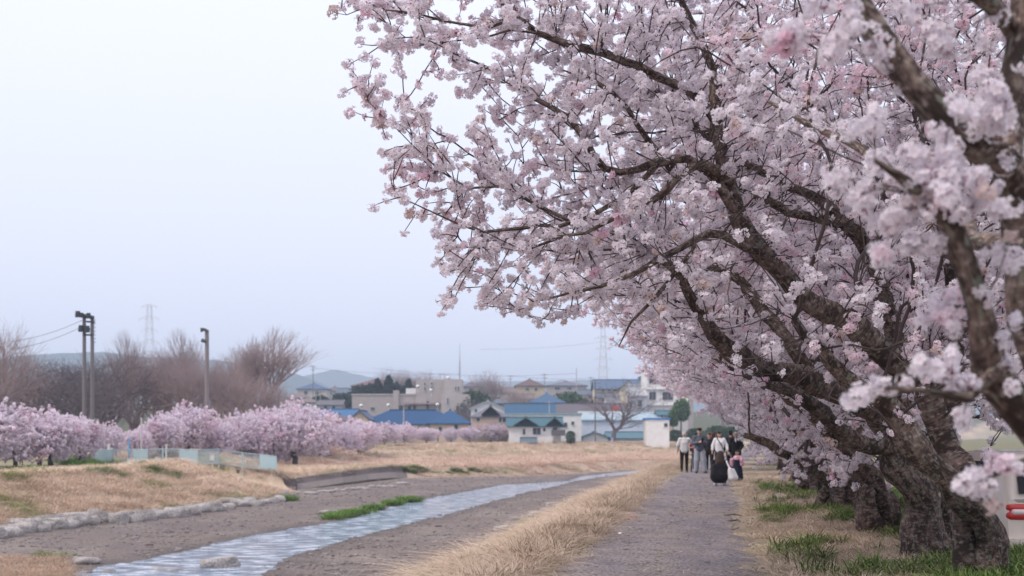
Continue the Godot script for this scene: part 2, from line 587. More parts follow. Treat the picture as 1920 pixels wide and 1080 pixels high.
func water_and_stones() -> void:
	var poly: PackedVector2Array = Geometry2D.offset_polygon(stream, 0.9)[0]
	# a fine sheet that follows the outline with an uneven shore
	var fine := PackedVector2Array()
	for k in poly.size():
		var a := poly[k]
		var b := poly[(k + 1) % poly.size()]
		var n := maxi(1, int(a.distance_to(b) / 0.8))
		for j in n:
			var p := a.lerp(b, float(j) / n)
			fine.append(p + Vector2(nz.get_noise_2d(p.x * 30.0, p.y * 30.0), nz.get_noise_2d(p.x * 30.0 + 500.0, p.y * 30.0)) * 0.25)
	var t := Geometry2D.triangulate_polygon(fine)
	if t.is_empty(): print("water outline not simple")
	var m := MB.new()
	for p in fine: m.vert(Vector3(p.x, -3.625, -p.y), Vector3.UP)
	for k in range(0, t.size(), 3):
		var a := fine[t[k]]
		var flip := (fine[t[k + 1]] - a).cross(fine[t[k + 2]] - a) < 0
		m.i.append_array(PackedInt32Array([t[k], t[k + 1], t[k + 2]] if not flip else [t[k], t[k + 2], t[k + 1]]))
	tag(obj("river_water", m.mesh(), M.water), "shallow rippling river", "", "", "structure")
	# gravel of the bed
	var small := lump(3, 0, 0.6)
	var xf := []
	var cols := PackedColorArray()
	while xf.size() < 8000:
		var d := 46.0 * pow(4.2, rng.randf())
		var X := rnd(-0.38, 0.13) * d
		if X > edge_x(d) - 6.6 or left_of_toe(X, d).x > -0.2: continue
		var r := 0.02 + 0.11 * pow(rng.randf(), 6.0) + 0.00025 * d
		if nz.get_noise_2d(X * 8.0, d * 8.0) < -0.1 and rng.randf() < 0.8: continue
		if Geometry2D.is_point_in_polygon(Vector2(X, d), stream):
			if rng.randf() < 0.97: continue
			r *= 1.6
		xf.append(Transform3D(Basis.from_euler(Vector3(rnd(-0.3, 0.3), rnd(0, TAU), 0)).scaled(Vector3(r * rnd(0.8, 1.5), r, r)), on_ground(X, d) + Vector3(0, r * 0.1, 0)))
		var g := rnd(0.45, 0.85)
		cols.append(Color(g, g * rnd(0.9, 0.98), g * rnd(0.88, 1.0)))
	tag(scatter("gravel", small, M.stone, xf, cols), "grey and brown gravel strewn over the river bed", "gravel", "", "stuff")
	# boulders, each its own
	var kinds := [lump(11, 2), lump(12, 2), lump(13, 2), lump(14, 2), lump(15, 2)]
	var put := func(p: Vector3, r: float, label: String, group: String, tall := 0.8) -> void:
		var o := obj("boulder", kinds[rng.randi() % 5], M.stone)
		o.position = p + Vector3(0, r * 0.22, 0)
		o.basis = Basis.from_euler(Vector3(rnd(-0.2, 0.2), rnd(0, TAU), rnd(-0.2, 0.2))).scaled(Vector3(r * rnd(0.9, 1.3), r * tall, r * rnd(0.8, 1.1)))
		tag(o, label, "boulder", group)
	var px := [[-15, 1004], [60, 992], [150, 975], [240, 966], [330, 955], [420, 944], [500, 936], [545, 930]]
	var x := -12.0
	while x < 530.0:
		var yy := lut([-15, 60, 150, 240, 330, 420, 500, 545], [1008, 996, 982, 976, 965, 952, 942, 936], x)
		var g := ground(x, yy + rnd(-1, 5), 50.0)
		put.call(g, rnd(0.52, 0.85) * (1.0 if x < 400 else 0.85), "pale grey boulder in the long row along the foot of the left bank", "boulders at the foot of the left bank", rnd(0.8, 1.25))
		if rng.randf() < 0.55: put.call(ground(x + 6, yy - rnd(6, 11), 50.0), rnd(0.42, 0.62), "pale grey boulder in the long row along the foot of the left bank", "boulders at the foot of the left bank", 0.8)
		x += rnd(11, 18)
	x = 535.0
	while x < 765.0:
		put.call(ground(x, lerpf(931, 910, (x - 535) / 230) + rnd(-3, 3), 80.0), rnd(0.3, 0.5), "small pale stone in the loose line below the concrete revetment", "stones below the concrete revetment", 0.7)
		x += rnd(7, 13)
	put.call(ground(95, 983, 50.0), 0.95, "large white flat-topped boulder above the row on the left bank's foot", "", 0.7)
	put.call(ground(1052, 953), 0.55, "big rounded white boulder at the foot of the near slope", "", 0.9)
	put.call(ground(1003, 968), 0.5, "grey boulder lying at the foot of the near slope, left of the rounded white boulder", "", 0.8)
	for q in [[1020, 958], [1036, 963], [985, 972], [1078, 948], [1090, 940], [968, 975], [1030, 947]]:
		put.call(ground(q[0], q[1]), rnd(0.25, 0.4), "small grey rock in the heap at the foot of the near slope", "rocks at the foot of the near slope", 0.7)
	put.call(ground(940, 995), 0.42, "dark grey rock nearest the dry grass of the near slope", "", 0.8)
	put.call(ground(413, 1070, 40.0), 0.85, "large grey-brown boulder on the near edge of the river at the bottom", "", 0.75)
	put.call(ground(615, 964, 60.0), 0.55, "white stone alone on the far shore beside the green clump", "", 0.55)
	put.call(ground(163, 1058, 40.0), 0.5, "grey stone on the far shore at the bottom left", "", 0.7)
	for q in [[330, 1076], [250, 1082], [205, 1078], [300, 1074]]:
		put.call(ground(q[0], q[1], 40.0), rnd(0.25, 0.4), "wet stone standing in the shallow river at the bottom", "stones in the shallow river", 0.7)

# ---- the town beyond the river
func slope(b: MB, q: Array) -> void:      # a roof slope with thickness, its corners in order
	var dn := Vector3(0, -0.2, 0)
	if q.size() == 4:
		b.quad(q[0], q[1], q[2], q[3]); b.quad(q[3] + dn, q[2] + dn, q[1] + dn, q[0] + dn)
	else:
		b.tri(q[0], q[1], q[2]); b.tri(q[2] + dn, q[1] + dn, q[0] + dn)
	for k in q.size():
		var e: Vector3 = q[k]
		var f: Vector3 = q[(k + 1) % q.size()]
		b.quad(e, e + dn, f + dn, f)

func roof_mesh(type: String, x0: float, x1: float, z0: float, z1: float, ye: float, yr: float, over := 0.55) -> MB:
	# z0 is the front (nearer), z1 the back; over the walls x0..x1
	var b := MB.new()
	var drop := over * (yr - ye) / maxf(0.5, (z0 - z1) * 0.5)
	x0 -= over; x1 += over; z0 += over; z1 -= over
	ye -= minf(drop, 0.35)
	var zm := (z0 + z1) * 0.5
	var xm := (x0 + x1) * 0.5
	if type == "ridge":
		slope(b, [Vector3(x0, ye, z0), Vector3(x0, yr, zm), Vector3(x1, yr, zm), Vector3(x1, ye, z0)])
		slope(b, [Vector3(x1, ye, z1), Vector3(x1, yr, zm), Vector3(x0, yr, zm), Vector3(x0, ye, z1)])
		b.box(Vector3(xm, yr + 0.06, zm), Vector3(x1 - x0, 0.22, 0.4))
	elif type == "gable":
		slope(b, [Vector3(x0, ye, z0), Vector3(x0, ye, z1), Vector3(xm, yr, z1), Vector3(xm, yr, z0)])
		slope(b, [Vector3(xm, yr, z0), Vector3(xm, yr, z1), Vector3(x1, ye, z1), Vector3(x1, ye, z0)])
		b.box(Vector3(xm, yr + 0.06, zm), Vector3(0.4, 0.22, z0 - z1))
	elif type == "hip":
		var h := minf((z0 - z1) * 0.5, (x1 - x0) * 0.5)
		var ra := Vector3(x0 + h, yr, zm)
		var rb := Vector3(x1 - h, yr, zm)
		slope(b, [Vector3(x0, ye, z0), ra, rb, Vector3(x1, ye, z0)])
		slope(b, [Vector3(x1, ye, z1), rb, ra, Vector3(x0, ye, z1)])
		slope(b, [Vector3(x0, ye, z1), ra, Vector3(x0, ye, z0)])
		slope(b, [Vector3(x1, ye, z0), rb, Vector3(x1, ye, z1)])
		b.box((ra + rb) * 0.5 + Vector3(0, 0.06, 0), Vector3(maxf(0.4, rb.x - ra.x), 0.22, 0.4))
	elif type == "shed":
		slope(b, [Vector3(x0, ye, z0), Vector3(x0, yr, z1), Vector3(x1, yr, z1), Vector3(x1, ye, z0)])
	else:
		b.box(Vector3(xm, ye + 0.2, zm), Vector3(x1 - x0, 0.4, z0 - z1))
	return b

func window_on(o: Node3D, base: Vector3, x0: float, y0: float, x1: float, y1: float, d: float, fcol := Color(0.55, 0.55, 0.56)) -> void:
	var a := at(x0, y0, d) - base
	var c := at(x1, y1, d) - base
	var w := c.x - a.x
	var h := a.y - c.y
	var m := Vector3((a.x + c.x) * 0.5, (a.y + c.y) * 0.5, a.z)
	var f := MB.new()
	f.col = fcol
	var t := 0.09
	f.box(m + Vector3(-w * 0.5, 0, 0.02), Vector3(t, h + t, 0.14)); f.box(m + Vector3(w * 0.5, 0, 0.02), Vector3(t, h + t, 0.14))
	f.box(m + Vector3(0, h * 0.5, 0.021), Vector3(w - t, t, 0.13)); f.box(m + Vector3(0, -h * 0.5, 0.06), Vector3(w + 0.1, t, 0.24))
	if w > 1.1: f.box(m + Vector3(0, 0, 0.015), Vector3(0.06, h - t, 0.1))
	var win := obj("window", f.mesh(), M.paint, o)
	var p := MB.new()
	p.box(m + Vector3(0, 0, -0.005), Vector3(w - t, h - t, 0.04))
	obj("pane", p.mesh(), M.glass, win)

func house(called: String, label: String, cat: String, type: String, x0: float, x1: float, yr: float, ye: float, d: float, deep: float, wall: Color, roof: Color, wins := [], group := "", low := 6.0) -> Node3D:
	var a := at(x0, ye, d)
	var c := at(x1, yr, d)
	var ridge := EYE + (HY - yr) * (d + (0.0 if type in ["gable", "flat"] else deep * 0.5)) / F
	var base := Vector3((a.x + c.x) * 0.5, 0, -d - deep * 0.5)
	base.y = minf(minf(H(base.x, d), H(base.x, d + deep)) - 0.3, a.y - low * 0.4)
	var o := thing(called, label, cat, base, group)
	var hw := (c.x - a.x) * 0.5
	var e := a.y - base.y
	var r := ridge - base.y
	var w := MB.new()
	w.col = wall
	w.box(Vector3(0, e * 0.5, 0), Vector3(hw * 2, e, deep))
	if type == "gable":
		for z in [deep * 0.5, -deep * 0.5]:
			w.tri(Vector3(-hw, e, z), Vector3(0, r - 0.22, z), Vector3(hw, e, z))
	elif type == "ridge":
		for x in [-hw, hw]:
			w.tri(Vector3(x, e, deep * 0.5), Vector3(x, r - 0.22, 0), Vector3(x, e, -deep * 0.5))
	elif type == "shed":
		for x in [-hw, hw]:
			w.tri(Vector3(x, e, deep * 0.5), Vector3(x, r - 0.2, -deep * 0.5), Vector3(x, e, -deep * 0.5))
		w.quad(Vector3(-hw, e, -deep * 0.5), Vector3(hw, e, -deep * 0.5), Vector3(hw, r - 0.2, -deep * 0.5), Vector3(-hw, r - 0.2, -deep * 0.5))
	obj("wall", w.mesh(), M.wall, o)
	var rm := roof_mesh(type, -hw, hw, deep * 0.5, -deep * 0.5, e, r, 0.2 if type == "flat" else 0.55)
	for k in rm.c.size(): rm.c[k] = roof
	obj("roof", rm.mesh(), M.wall, o)
	for q in wins: window_on(o, base, q[0], q[1], q[2], q[3], d)
	return o

func add_box(o: Node3D, called: String, x0: float, y0: float, x1: float, y1: float, d: float, deep: float, col: Color, m: Material = null) -> void:
	var a := at(x0, y0, d)
	var c := at(x1, y1, d)
	var b := MB.new()
	b.col = col
	b.box(Vector3((a.x + c.x) * 0.5, (a.y + c.y) * 0.5, -d - deep * 0.5) - o.position, Vector3(c.x - a.x, a.y - c.y, deep))
	obj(called, b.mesh(), m if m else M.wall, o)

func utility_pole(x: float, ytop: float, ybase: float, d: float, label: String, r := 0.16, arms := 2, dark := 0.22) -> void:
	var p := at(x, ybase, d)
	p.y = minf(p.y, H(p.x, d))
	var h := EYE + (HY - ytop) * d / F - p.y
	var o := thing("utility_pole", label, "utility pole", p)
	var b := MB.new()
	b.col = Color(dark, dark * 0.93, dark * 0.93)
	b.rod(Vector3.ZERO, Vector3(0, h, 0), r, r * 0.7, 8)
	obj("pole", b.mesh(), M.paint, o)
	for k in arms:
		var c := MB.new()
		c.col = Color(0.16, 0.15, 0.15)
		var y := h - 0.5 - 1.0 * k
		c.box(Vector3(0, y, 0.2), Vector3(2.2 - 0.5 * k, 0.12, 0.1))
		obj("crossarm", c.mesh(), M.paint, o)
		for s in [-0.9, -0.35, 0.35, 0.9]:
			var q := MB.new()
			q.col = Color(0.4, 0.4, 0.42)
			q.rod(Vector3(s * (1.0 - 0.2 * k), y + 0.06, 0.2), Vector3(s * (1.0 - 0.2 * k), y + 0.3, 0.2), 0.06, 0.04, 6)
			obj("insulator", q.mesh(), M.paint, o)

func pylon(x: float, ytop: float, ybase: float, d: float, label: String, arms: int) -> void:
	var p := at(x, ybase, d)
	p.y = minf(p.y, H(p.x, d)) - 1.0
	var h := EYE + (HY - ytop) * d / F - p.y
	var o := thing("transmission_tower", label, "pylon", p)
	var b := MB.new()
	b.col = Color(0.6, 0.6, 0.62)
	var wd := func(t: float) -> float: return lerpf(h * 0.085, h * 0.018, pow(t, 0.7))
	var n := 9
	for k in n:
		var t0 := float(k) / n
		var t1 := float(k + 1) / n
		for q in [[-1, -1, 1, -1], [1, -1, 1, 1], [1, 1, -1, 1], [-1, 1, -1, -1]]:
			var w0: float = wd.call(t0)
			var w1: float = wd.call(t1)
			var A := Vector3(q[0] * w0, t0 * h, q[1] * w0)
			var B := Vector3(q[0] * w1, t1 * h, q[1] * w1)
			b.rod(A, B, 0.11, -1, 4)
			b.rod(A, Vector3(q[2] * w1, t1 * h, q[3] * w1), 0.06, -1, 4)
			b.rod(B, Vector3(q[2] * w1, t1 * h, q[3] * w1), 0.09, -1, 4)
	obj("lattice", b.mesh(), M.paint, o)
	for k in arms:
		var y := h * (0.985 - 0.115 * k)
		var l := h * (0.075 if k % 2 == 0 else 0.095)
		var c := MB.new()
		c.col = Color(0.6, 0.6, 0.62)
		for s in [-1.0, 1.0]:
			c.rod(Vector3(0, y, 0), Vector3(s * l, y, 0), 0.13, 0.08, 4)
			c.rod(Vector3(0, y + h * 0.03, 0), Vector3(s * l, y, 0), 0.1, 0.08, 4)
			c.rod(Vector3(s * l, y, 0), Vector3(s * l, y - h * 0.025, 0), 0.12, -1, 4)
		obj("crossarm", c.mesh(), M.paint, o)

func town() -> void:
	var peach := Color(0.68, 0.52, 0.40)
	var cream := Color(0.62, 0.55, 0.42)
	var white := Color(0.74, 0.73, 0.73)
	var blue := Color(0.028, 0.075, 0.17)
	var slate := Color(0.12, 0.13, 0.17)
	var brown := Color(0.14, 0.10, 0.10)
	var teal := Color(0.07, 0.145, 0.18)
	# the big beige block
	var o := house("school_block", "large flat-roofed beige block with a taller stair tower, behind the blue roofs", "building", "flat", 660, 829, 741, 741, 400, 14, Color(0.42, 0.37, 0.36), Color(0.44, 0.39, 0.38),
		[[748, 760, 756, 772], [764, 760, 771, 774], [773, 760, 785, 774], [794, 760, 800, 774], [804, 760, 814, 774], [822, 760, 829, 774], [695, 763, 703, 770]], "", 20.0)
	add_box(o, "tower", 780, 712, 832, 800, 399.0, 13, Color(0.43, 0.385, 0.375))
	add_box(o, "tower_wing", 832, 711, 866, 806, 396.5, 13, Color(0.47, 0.42, 0.41))
	add_box(o, "side_wing", 827, 739, 882, 806, 396.0, 15, Color(0.47, 0.42, 0.41))
	add_box(o, "parapet_block", 737, 732, 747, 774, 399.2, 4, Color(0.44, 0.39, 0.38))
	add_box(o, "rooftop_tank", 761, 728, 781, 741, 403.0, 4, Color(0.72, 0.72, 0.73))
	add_box(o, "white_rail", 781, 738, 818, 740.2, 399.1, 0.4, Color(0.76, 0.75, 0.76))
	add_box(o, "canopy", 750, 755, 832, 758, 397.6, 2.3, Color(0.36, 0.27, 0.28))
	for x in [771.0, 800.0]: add_box(o, "pillar", x, 752, x + 4, 776, 399.0, 0.6, Color(0.44, 0.39, 0.38))
	for q in [[795, 717, 798, 723], [795, 726, 798, 732], [808, 716, 811, 722], [808, 724, 811, 728]]: window_on(o, o.position, q[0], q[1], q[2], q[3], 398.9)
	for q in [[853, 725, 856, 732], [858, 724, 861, 734]]: window_on(o, o.position, q[0], q[1], q[2], q[3], 396.4)
	for q in [[838, 746, 841, 759], [855, 760, 861, 772], [868, 760, 875, 774]]: window_on(o, o.position, q[0], q[1], q[2], q[3], 395.9)
	for q in [[677, 761], [728, 760], [783, 725], [808, 732], [820, 759], [840, 709]]:
		var b := MB.new()
		b.col = Color(0.75, 0.75, 0.76)
		var p := at(q[0], q[1], 392.0 if q[1] > 750 else 397.0)
		b.rod(p, p + Vector3(0.25, 0.15, 0.3), 0.55, 0.35, 10)
		b.rod(p + Vector3(0.1, -1.6, -0.1), p, 0.06, -1, 5)
		tag(obj("satellite_dish", b.mesh(), M.paint), ["white dish low on the left of the beige block", "white dish left of the power pole by the beige block", "white dish on the roof beside the white tank", "white dish in front of the slit windows of the tower", "white dish over the middle of the pillared windows", "white dish on top of the stair tower"][[677, 728, 783, 808, 820, 840].find(q[0])], "dish")
	# long blue-roofed house in front
	house("blue_roof_house", "long peach house with a broad blue hip roof below the beige block", "house", "hip", 672, 868, 769, 793, 300, 12, peach, blue, [[805, 797, 815, 812], [852, 796, 860, 806], [740, 797, 750, 808]])
	house("blue_roof_house", "peach wing with a pointed blue hip roof at the right end of the long house", "house", "hip", 806, 878, 768, 791, 296, 11, peach, Color(0.034, 0.088, 0.19), [[822, 800, 829, 812], [851, 796, 859, 806]])
	house("gable_house", "peach gable end with a dark edged roof at the left of the blue roofs", "house", "gable", 658, 690, 769, 785, 292, 14, peach, Color(0.10, 0.14, 0.22), [[669, 787, 675, 792]])
	house("blue_roof_house", "low house with a faded blue roof behind the far left cherry trees", "house", "ridge", 600, 664, 767, 784, 310, 9, Color(0.4, 0.36, 0.36), Color(0.07, 0.15, 0.28), [[612, 790, 620, 797]])
	house("tiled_house", "dark brown roofed house between cherry crowns left of the blue roofs", "house", "hip", 615, 650, 777, 787, 280, 8, Color(0.45, 0.38, 0.36), Color(0.15, 0.12, 0.13), [[625, 790, 631, 797]])
	# grey tiled house
	o = house("tiled_house", "peach house with a grey tiled roof and small front gable", "house", "hip", 884, 952, 762, 779, 300, 9, peach, Color(0.17, 0.165, 0.2), [[935, 783, 941, 792], [942, 783, 949, 792], [893, 783, 900, 790]])
	var fg := roof_mesh("gable", at(905, 775, 299).x - o.position.x, at(935, 775, 299).x - o.position.x, 6.2, 0, at(0, 775, 299).y - o.position.y, at(0, 760, 299).y - o.position.y, 0.3)
	for k in fg.c.size(): fg.c[k] = Color(0.17, 0.165, 0.2)
	obj("front_gable", fg.mesh(), M.wall, o)
	house("white_house", "white house with a shallow gable behind the grey tiled house", "house", "gable", 883, 946, 751, 765, 345, 12, white, Color(0.5, 0.5, 0.52), [[890, 767, 895, 773]])
	house("warehouse", "wide shed with a plain blue roof right of the grey tiled house", "warehouse", "ridge", 950, 1039, 757, 777, 335, 14, Color(0.45, 0.55, 0.6), Color(0.045, 0.105, 0.18), [])
	house("warehouse", "white box building with a thin pale teal roof edge", "warehouse", "flat", 950, 1090, 778, 778, 318, 12, white, Color(0.24, 0.36, 0.4), [[1050, 792, 1064, 802], [1071, 790, 1077, 797]], "", 10.0)
	o = house("white_house", "white two-storey house with twin teal gables and a dark balcony", "house", "ridge", 954, 1052, 783, 797, 292, 8, Color(0.78, 0.76, 0.75), teal, [[999, 802, 1014, 815], [1018, 802, 1023, 809], [980, 804, 985, 815], [1036, 801, 1045, 815]], "", 8.0)
	for q in [[966, 1006, 782], [1026, 1054, 782]]:
		var g := roof_mesh("gable", at(q[0], 797, 291).x - o.position.x, at(q[1], 797, 291).x - o.position.x, 5.6, 0, at(0, 795, 291).y - o.position.y, at(0, q[2], 291).y - o.position.y, 0.35)
		for k in g.c.size(): g.c[k] = teal
		obj("gable", g.mesh(), M.wall, o)
	add_box(o, "balcony", 1034, 806, 1060, 817, 289.5, 1.5, Color(0.13, 0.12, 0.13))
	add_box(o, "porch", 1008, 818, 1036, 832, 289.6, 2.0, Color(0.66, 0.64, 0.63))
	house("porch_shed", "low dark-roofed lean-to before the white twin-gabled house", "shed", "ridge", 980, 1002, 821, 828, 282, 5, Color(0.5, 0.5, 0.5), Color(0.1, 0.13, 0.16), [])
	house("blue_roof_house", "house with a steel blue hip roof behind the plain blue shed", "house", "hip", 994, 1058, 737, 753, 372, 12, Color(0.6, 0.57, 0.52), Color(0.07, 0.125, 0.21), [[1044, 756, 1051, 764], [1000, 756, 1007, 763]])
	house("long_house", "long dark brown roofed building with a white fascia", "building", "ridge", 1036, 1170, 757, 774, 350, 13, Color(0.12, 0.10, 0.11), Color(0.13, 0.115, 0.135), [])
	o = house("glasshouse_shed", "wide pale blue-white shed behind the bare riverside tree", "warehouse", "shed", 1092, 1240, 772, 786, 335, 14, Color(0.62, 0.66, 0.75), Color(0.33, 0.42, 0.48), [], "", 12.0)
	add_box(o, "fascia", 1084, 771, 1170, 774.5, 334.5, 0.5, Color(0.8, 0.79, 0.79))
	house("low_shed", "low white gabled shed with a teal roof left of the bare riverside tree", "shed", "gable", 1092, 1140, 810, 819, 325, 10, white, teal, [])
	house("low_shed", "long low shed with a teal roof right of the bare riverside tree", "shed", "ridge", 1140, 1226, 810, 820, 328, 8, white, Color(0.1, 0.18, 0.22), [])
	house("blue_roof_shed", "white shed with a bright blue flat roof near the walkers", "shed", "flat", 1213, 1255, 787, 787, 300, 8, Color(0.78, 0.77, 0.76), Color(0.05, 0.19, 0.5), [[1245, 793, 1252, 801]], "", 8.0)
	house("small_house", "small peach house with a teal roof above the bright blue roof", "house", "ridge", 1235, 1262, 770, 777, 340, 8, peach, teal, [[1238, 779, 1243, 785]])
	house("slate_house", "cream house with a slate blue roof on the rise to the right", "house", "ridge", 1116, 1196, 712, 728, 430, 14, cream, Color(0.10, 0.145, 0.22), [[1128, 729, 1134, 734], [1140, 729, 1145, 734], [1150, 729, 1156, 734]])
	house("gable_house", "cream gabled house front joined to the slate roofed house", "house", "gable", 1164, 1194, 714, 726, 424, 12, Color(0.7, 0.62, 0.5), Color(0.14, 0.17, 0.22), [[1174, 727, 1178, 733]])
	house("white_house", "plain white box house left of the three-storey flats", "house", "flat", 1176, 1204, 723, 723, 420, 9, Color(0.7, 0.71, 0.75), Color(0.55, 0.56, 0.6), [[1196, 746, 1206, 758]])
	house("slate_house", "grey-blue gabled roof peeping left of the three-storey flats", "house", "gable", 1190, 1214, 706, 722, 450, 10, Color(0.5, 0.55, 0.6), Color(0.11, 0.15, 0.24), [])
	o = house("apartment_block", "white three-storey block of flats half hidden by blossom", "building", "flat", 1211, 1290, 694, 694, 380, 14, Color(0.8, 0.78, 0.77), Color(0.72, 0.7, 0.7), [[1217, 706, 1238, 719], [1217, 735, 1230, 750], [1242, 706, 1262, 719], [1242, 735, 1262, 750]], "", 20.0)
	for y in [699.0, 729.0, 759.0]: add_box(o, "ledge", 1209, y, 1292, y + 2, 379.5, 0.5, Color(0.6, 0.58, 0.58))
	house("grey_house", "pale grey house with a dark doorway below the plain white box house", "house", "flat", 1186, 1214, 744, 744, 375, 9, Color(0.45, 0.46, 0.52), Color(0.4, 0.4, 0.44), [[1196, 750, 1204, 763]])
	house("pale_house", "weathered pale house above the red sign", "house", "flat", 1136, 1162, 743, 743, 372, 7, Color(0.55, 0.55, 0.6), Color(0.4, 0.4, 0.43), [])
	var sg := MB.new()
	sg.col = Color(0.62, 0.10, 0.08)
	sg.box(at(1154, 765, 352), Vector3(1.7, 1.2, 0.3))
	sg.box(at(1154, 772, 352), Vector3(0.15, 1.6, 0.15))
	tag(obj("red_sign", sg.mesh(), M.paint), "red sign board among the roofs behind the bare riverside tree", "sign")
	# farther roofs on the rise
	house("brown_house", "yellowish house with a dark brown hip roof on the rise", "house", "hip", 967, 1020, 710, 722, 480, 13, Color(0.55, 0.46, 0.34), brown, [[985, 727, 992, 733], [1002, 727, 1008, 733]])
	house("long_house", "long grey-roofed building on the rise left of the slate roofs", "building", "hip", 1024, 1100, 715, 722, 540, 14, Color(0.42, 0.38, 0.38), Color(0.15, 0.155, 0.19), [[1040, 726, 1050, 731], [1062, 726, 1072, 731]])
	house("brown_house", "dark hip-roofed house right of the stair tower", "house", "hip", 868, 900, 715, 724, 500, 12, Color(0.5, 0.46, 0.44), Color(0.13, 0.12, 0.15), [[880, 728, 888, 734]])
	house("brown_house", "wide dark red-brown hip roof behind the evergreen screen", "house", "hip", 660, 748, 709, 722, 470, 16, Color(0.4, 0.36, 0.34), Color(0.17, 0.11, 0.12), [])
	house("blue_roof_house", "cream house with a blue hip roof on the far left of the town", "house", "hip", 557, 612, 718, 728, 520, 12, Color(0.52, 0.47, 0.44), Color(0.09, 0.13, 0.22), [[570, 733, 577, 740], [590, 733, 598, 740]])
	var far := [[610, 640, 724, 560], [632, 662, 728, 500], [560, 590, 745, 420], [596, 640, 750, 400], [920, 950, 722, 520], [945, 972, 727, 500], [1050, 1080, 729, 500], [1085, 1118, 731, 480], [905, 935, 735, 460], [1060, 1100, 742, 430], [40, 90, 720, 420], [95, 150, 728, 380], [180, 235, 722, 430], [1260, 1300, 715, 460], [1255, 1290, 762, 360], [885, 915, 741, 430], [920, 946, 747, 405], [975, 1000, 739, 450], [1002, 1032, 746, 415], [1122, 1150, 737, 415], [540, 572, 736, 500]]
	var words := ["pale house at the left end of the far roofs", "small grey house beside the evergreen screen", "dark-walled house under the blue hip roof at the far left", "grey house behind the far left cherry crowns", "small pale house between stair tower and brown hip roof", "low house before the brown hip roof", "narrow pale house left of the slate roofs", "grey house just left of the slate blue roof", "shadowy house right of the beige block", "low dark house above the long brown building", "pale house glimpsed between bare trees at the left", "grey house glimpsed right of the tall twin poles", "white house glimpsed behind the brown bare trees", "white house behind the blossom of the path trees", "shop front behind the walkers", "grey house above the white shallow gable", "low pale house between the white gable and the plain blue shed", "pale house under the yellowish one", "dark house left of the steel blue roof", "low grey house under the slate blue roof", "grey house at the right end of the bare wood"]
	for k in far.size():
		var q: Array = far[k]
		house("far_house", words[k], "house", ["hip", "ridge"][k % 2], q[0], q[1], q[2], q[2] + 8, q[3], 10, [Color(0.5, 0.48, 0.47), Color(0.42, 0.38, 0.37), Color(0.58, 0.56, 0.56)][k % 3], [Color(0.14, 0.13, 0.15), Color(0.12, 0.14, 0.18), Color(0.2, 0.16, 0.16)][k % 3], [[lerpf(q[0], q[1], 0.25), q[2] + 11, lerpf(q[0], q[1], 0.4), q[2] + 17], [lerpf(q[0], q[1], 0.6), q[2] + 11, lerpf(q[0], q[1], 0.75), q[2] + 17]])
	# poles, masts, towers
	utility_pole(587, 685, 770, 480, "slim utility pole with crossarms on the far left of the town", 0.16, 2, 0.15)
	utility_pole(757, 756, 800, 290, "grey power pole standing before the long blue roof", 0.17, 1, 0.4)
	utility_pole(1116, 714, 832, 300, "dark wooden pole standing before the white sheds", 0.16, 1, 0.15)
	utility_pole(1081, 690, 745, 470, "pale pole on the rise left of the slate roofs", 0.2, 0, 0.45)
	utility_pole(1021, 700, 745, 470, "thin pole with crossarms above the brown hip roof", 0.14, 2, 0.2)
	utility_pole(1108, 706, 745, 500, "thin pole with crossarms left of the slate blue roof", 0.14, 2, 0.2)
	utility_pole(957, 703, 745, 500, "thin pole right of the round bare tree", 0.14, 2, 0.25)
	utility_pole(1030, 752, 780, 330, "short pale pole between the blue shed and brown roof", 0.14, 1, 0.4)
	utility_pole(592, 728, 790, 380, "grey pole by the dark-walled house at the far left", 0.16, 1, 0.3)
	utility_pole(601, 732, 790, 385, "second grey pole close right of the one by the dark-walled house", 0.16, 1, 0.3)
	var ms := thing("antenna_mast", "tall thin antenna mast rising behind the stair tower", "mast", stand(862, 430))
	var b := MB.new()
	b.col = Color(0.3, 0.3, 0.33)
	var top := EYE + (HY - 645) * 430.0 / F - ms.position.y
	b.rod(Vector3.ZERO, Vector3(0, top * 0.8, 0), 0.22, 0.16, 6)
	obj("mast", b.mesh(), M.paint, ms)
	b = MB.new()
	b.col = Color(0.3, 0.3, 0.33)
	b.rod(Vector3(0, top * 0.8, 0), Vector3(0, top, 0), 0.1, 0.06, 5)
	for k in 5: b.rod(Vector3(-0.5, top * (0.62 + 0.03 * k), 0), Vector3(0.5, top * (0.62 + 0.03 * k), 0), 0.05, -1, 4)
	obj("aerial", b.mesh(), M.paint, ms)
	pylon(1131, 612, 745, 700, "pale lattice power tower at the right of the town", 6)
	pylon(280, 572, 760, 760, "faint lattice power tower behind the brown bare trees", 4)
	# wires
	for q in [[20, 640, 155, 600, 172, 158], [20, 655, 155, 612, 172, 158], [587, 690, 862, 700, 480, 500], [700, 690, 1081, 700, 520, 470], [900, 655, 1131, 640, 700, 700], [1131, 640, 1230, 660, 700, 640], [960, 705, 1108, 709, 480, 500]]:
		var A := at(q[0], q[1], q[4])
		var B := at(q[2], q[3], q[5])
		var pts := PackedVector3Array()
		var rr := PackedFloat32Array()
		for k in 13:
			var t := k / 12.0
			pts.append(A.lerp(B, t) - Vector3(0, 4.0 * t * (1.0 - t) * A.distance_to(B) * 0.02, 0))
			rr.append(0.035 if q[4] < 300 else 0.05)
		var w := MB.new()
		w.col = Color(0.2, 0.2, 0.22)
		w.tube(pts, rr, 4)
		tag(obj("power_line", w.mesh(), M.paint), ["upper power line leading left from the twin poles", "lower power line leading left from the twin poles", "power line hanging above the evergreen screen", "power line crossing above the beige block", "power line reaching the right lattice tower from the left", "power line leaving the right lattice tower to the right", "power line between two thin poles on the rise"][[[20, 640], [20, 655], [587, 690], [700, 690], [900, 655], [1131, 640], [960, 705]].find([q[0], q[1]])], "power line")

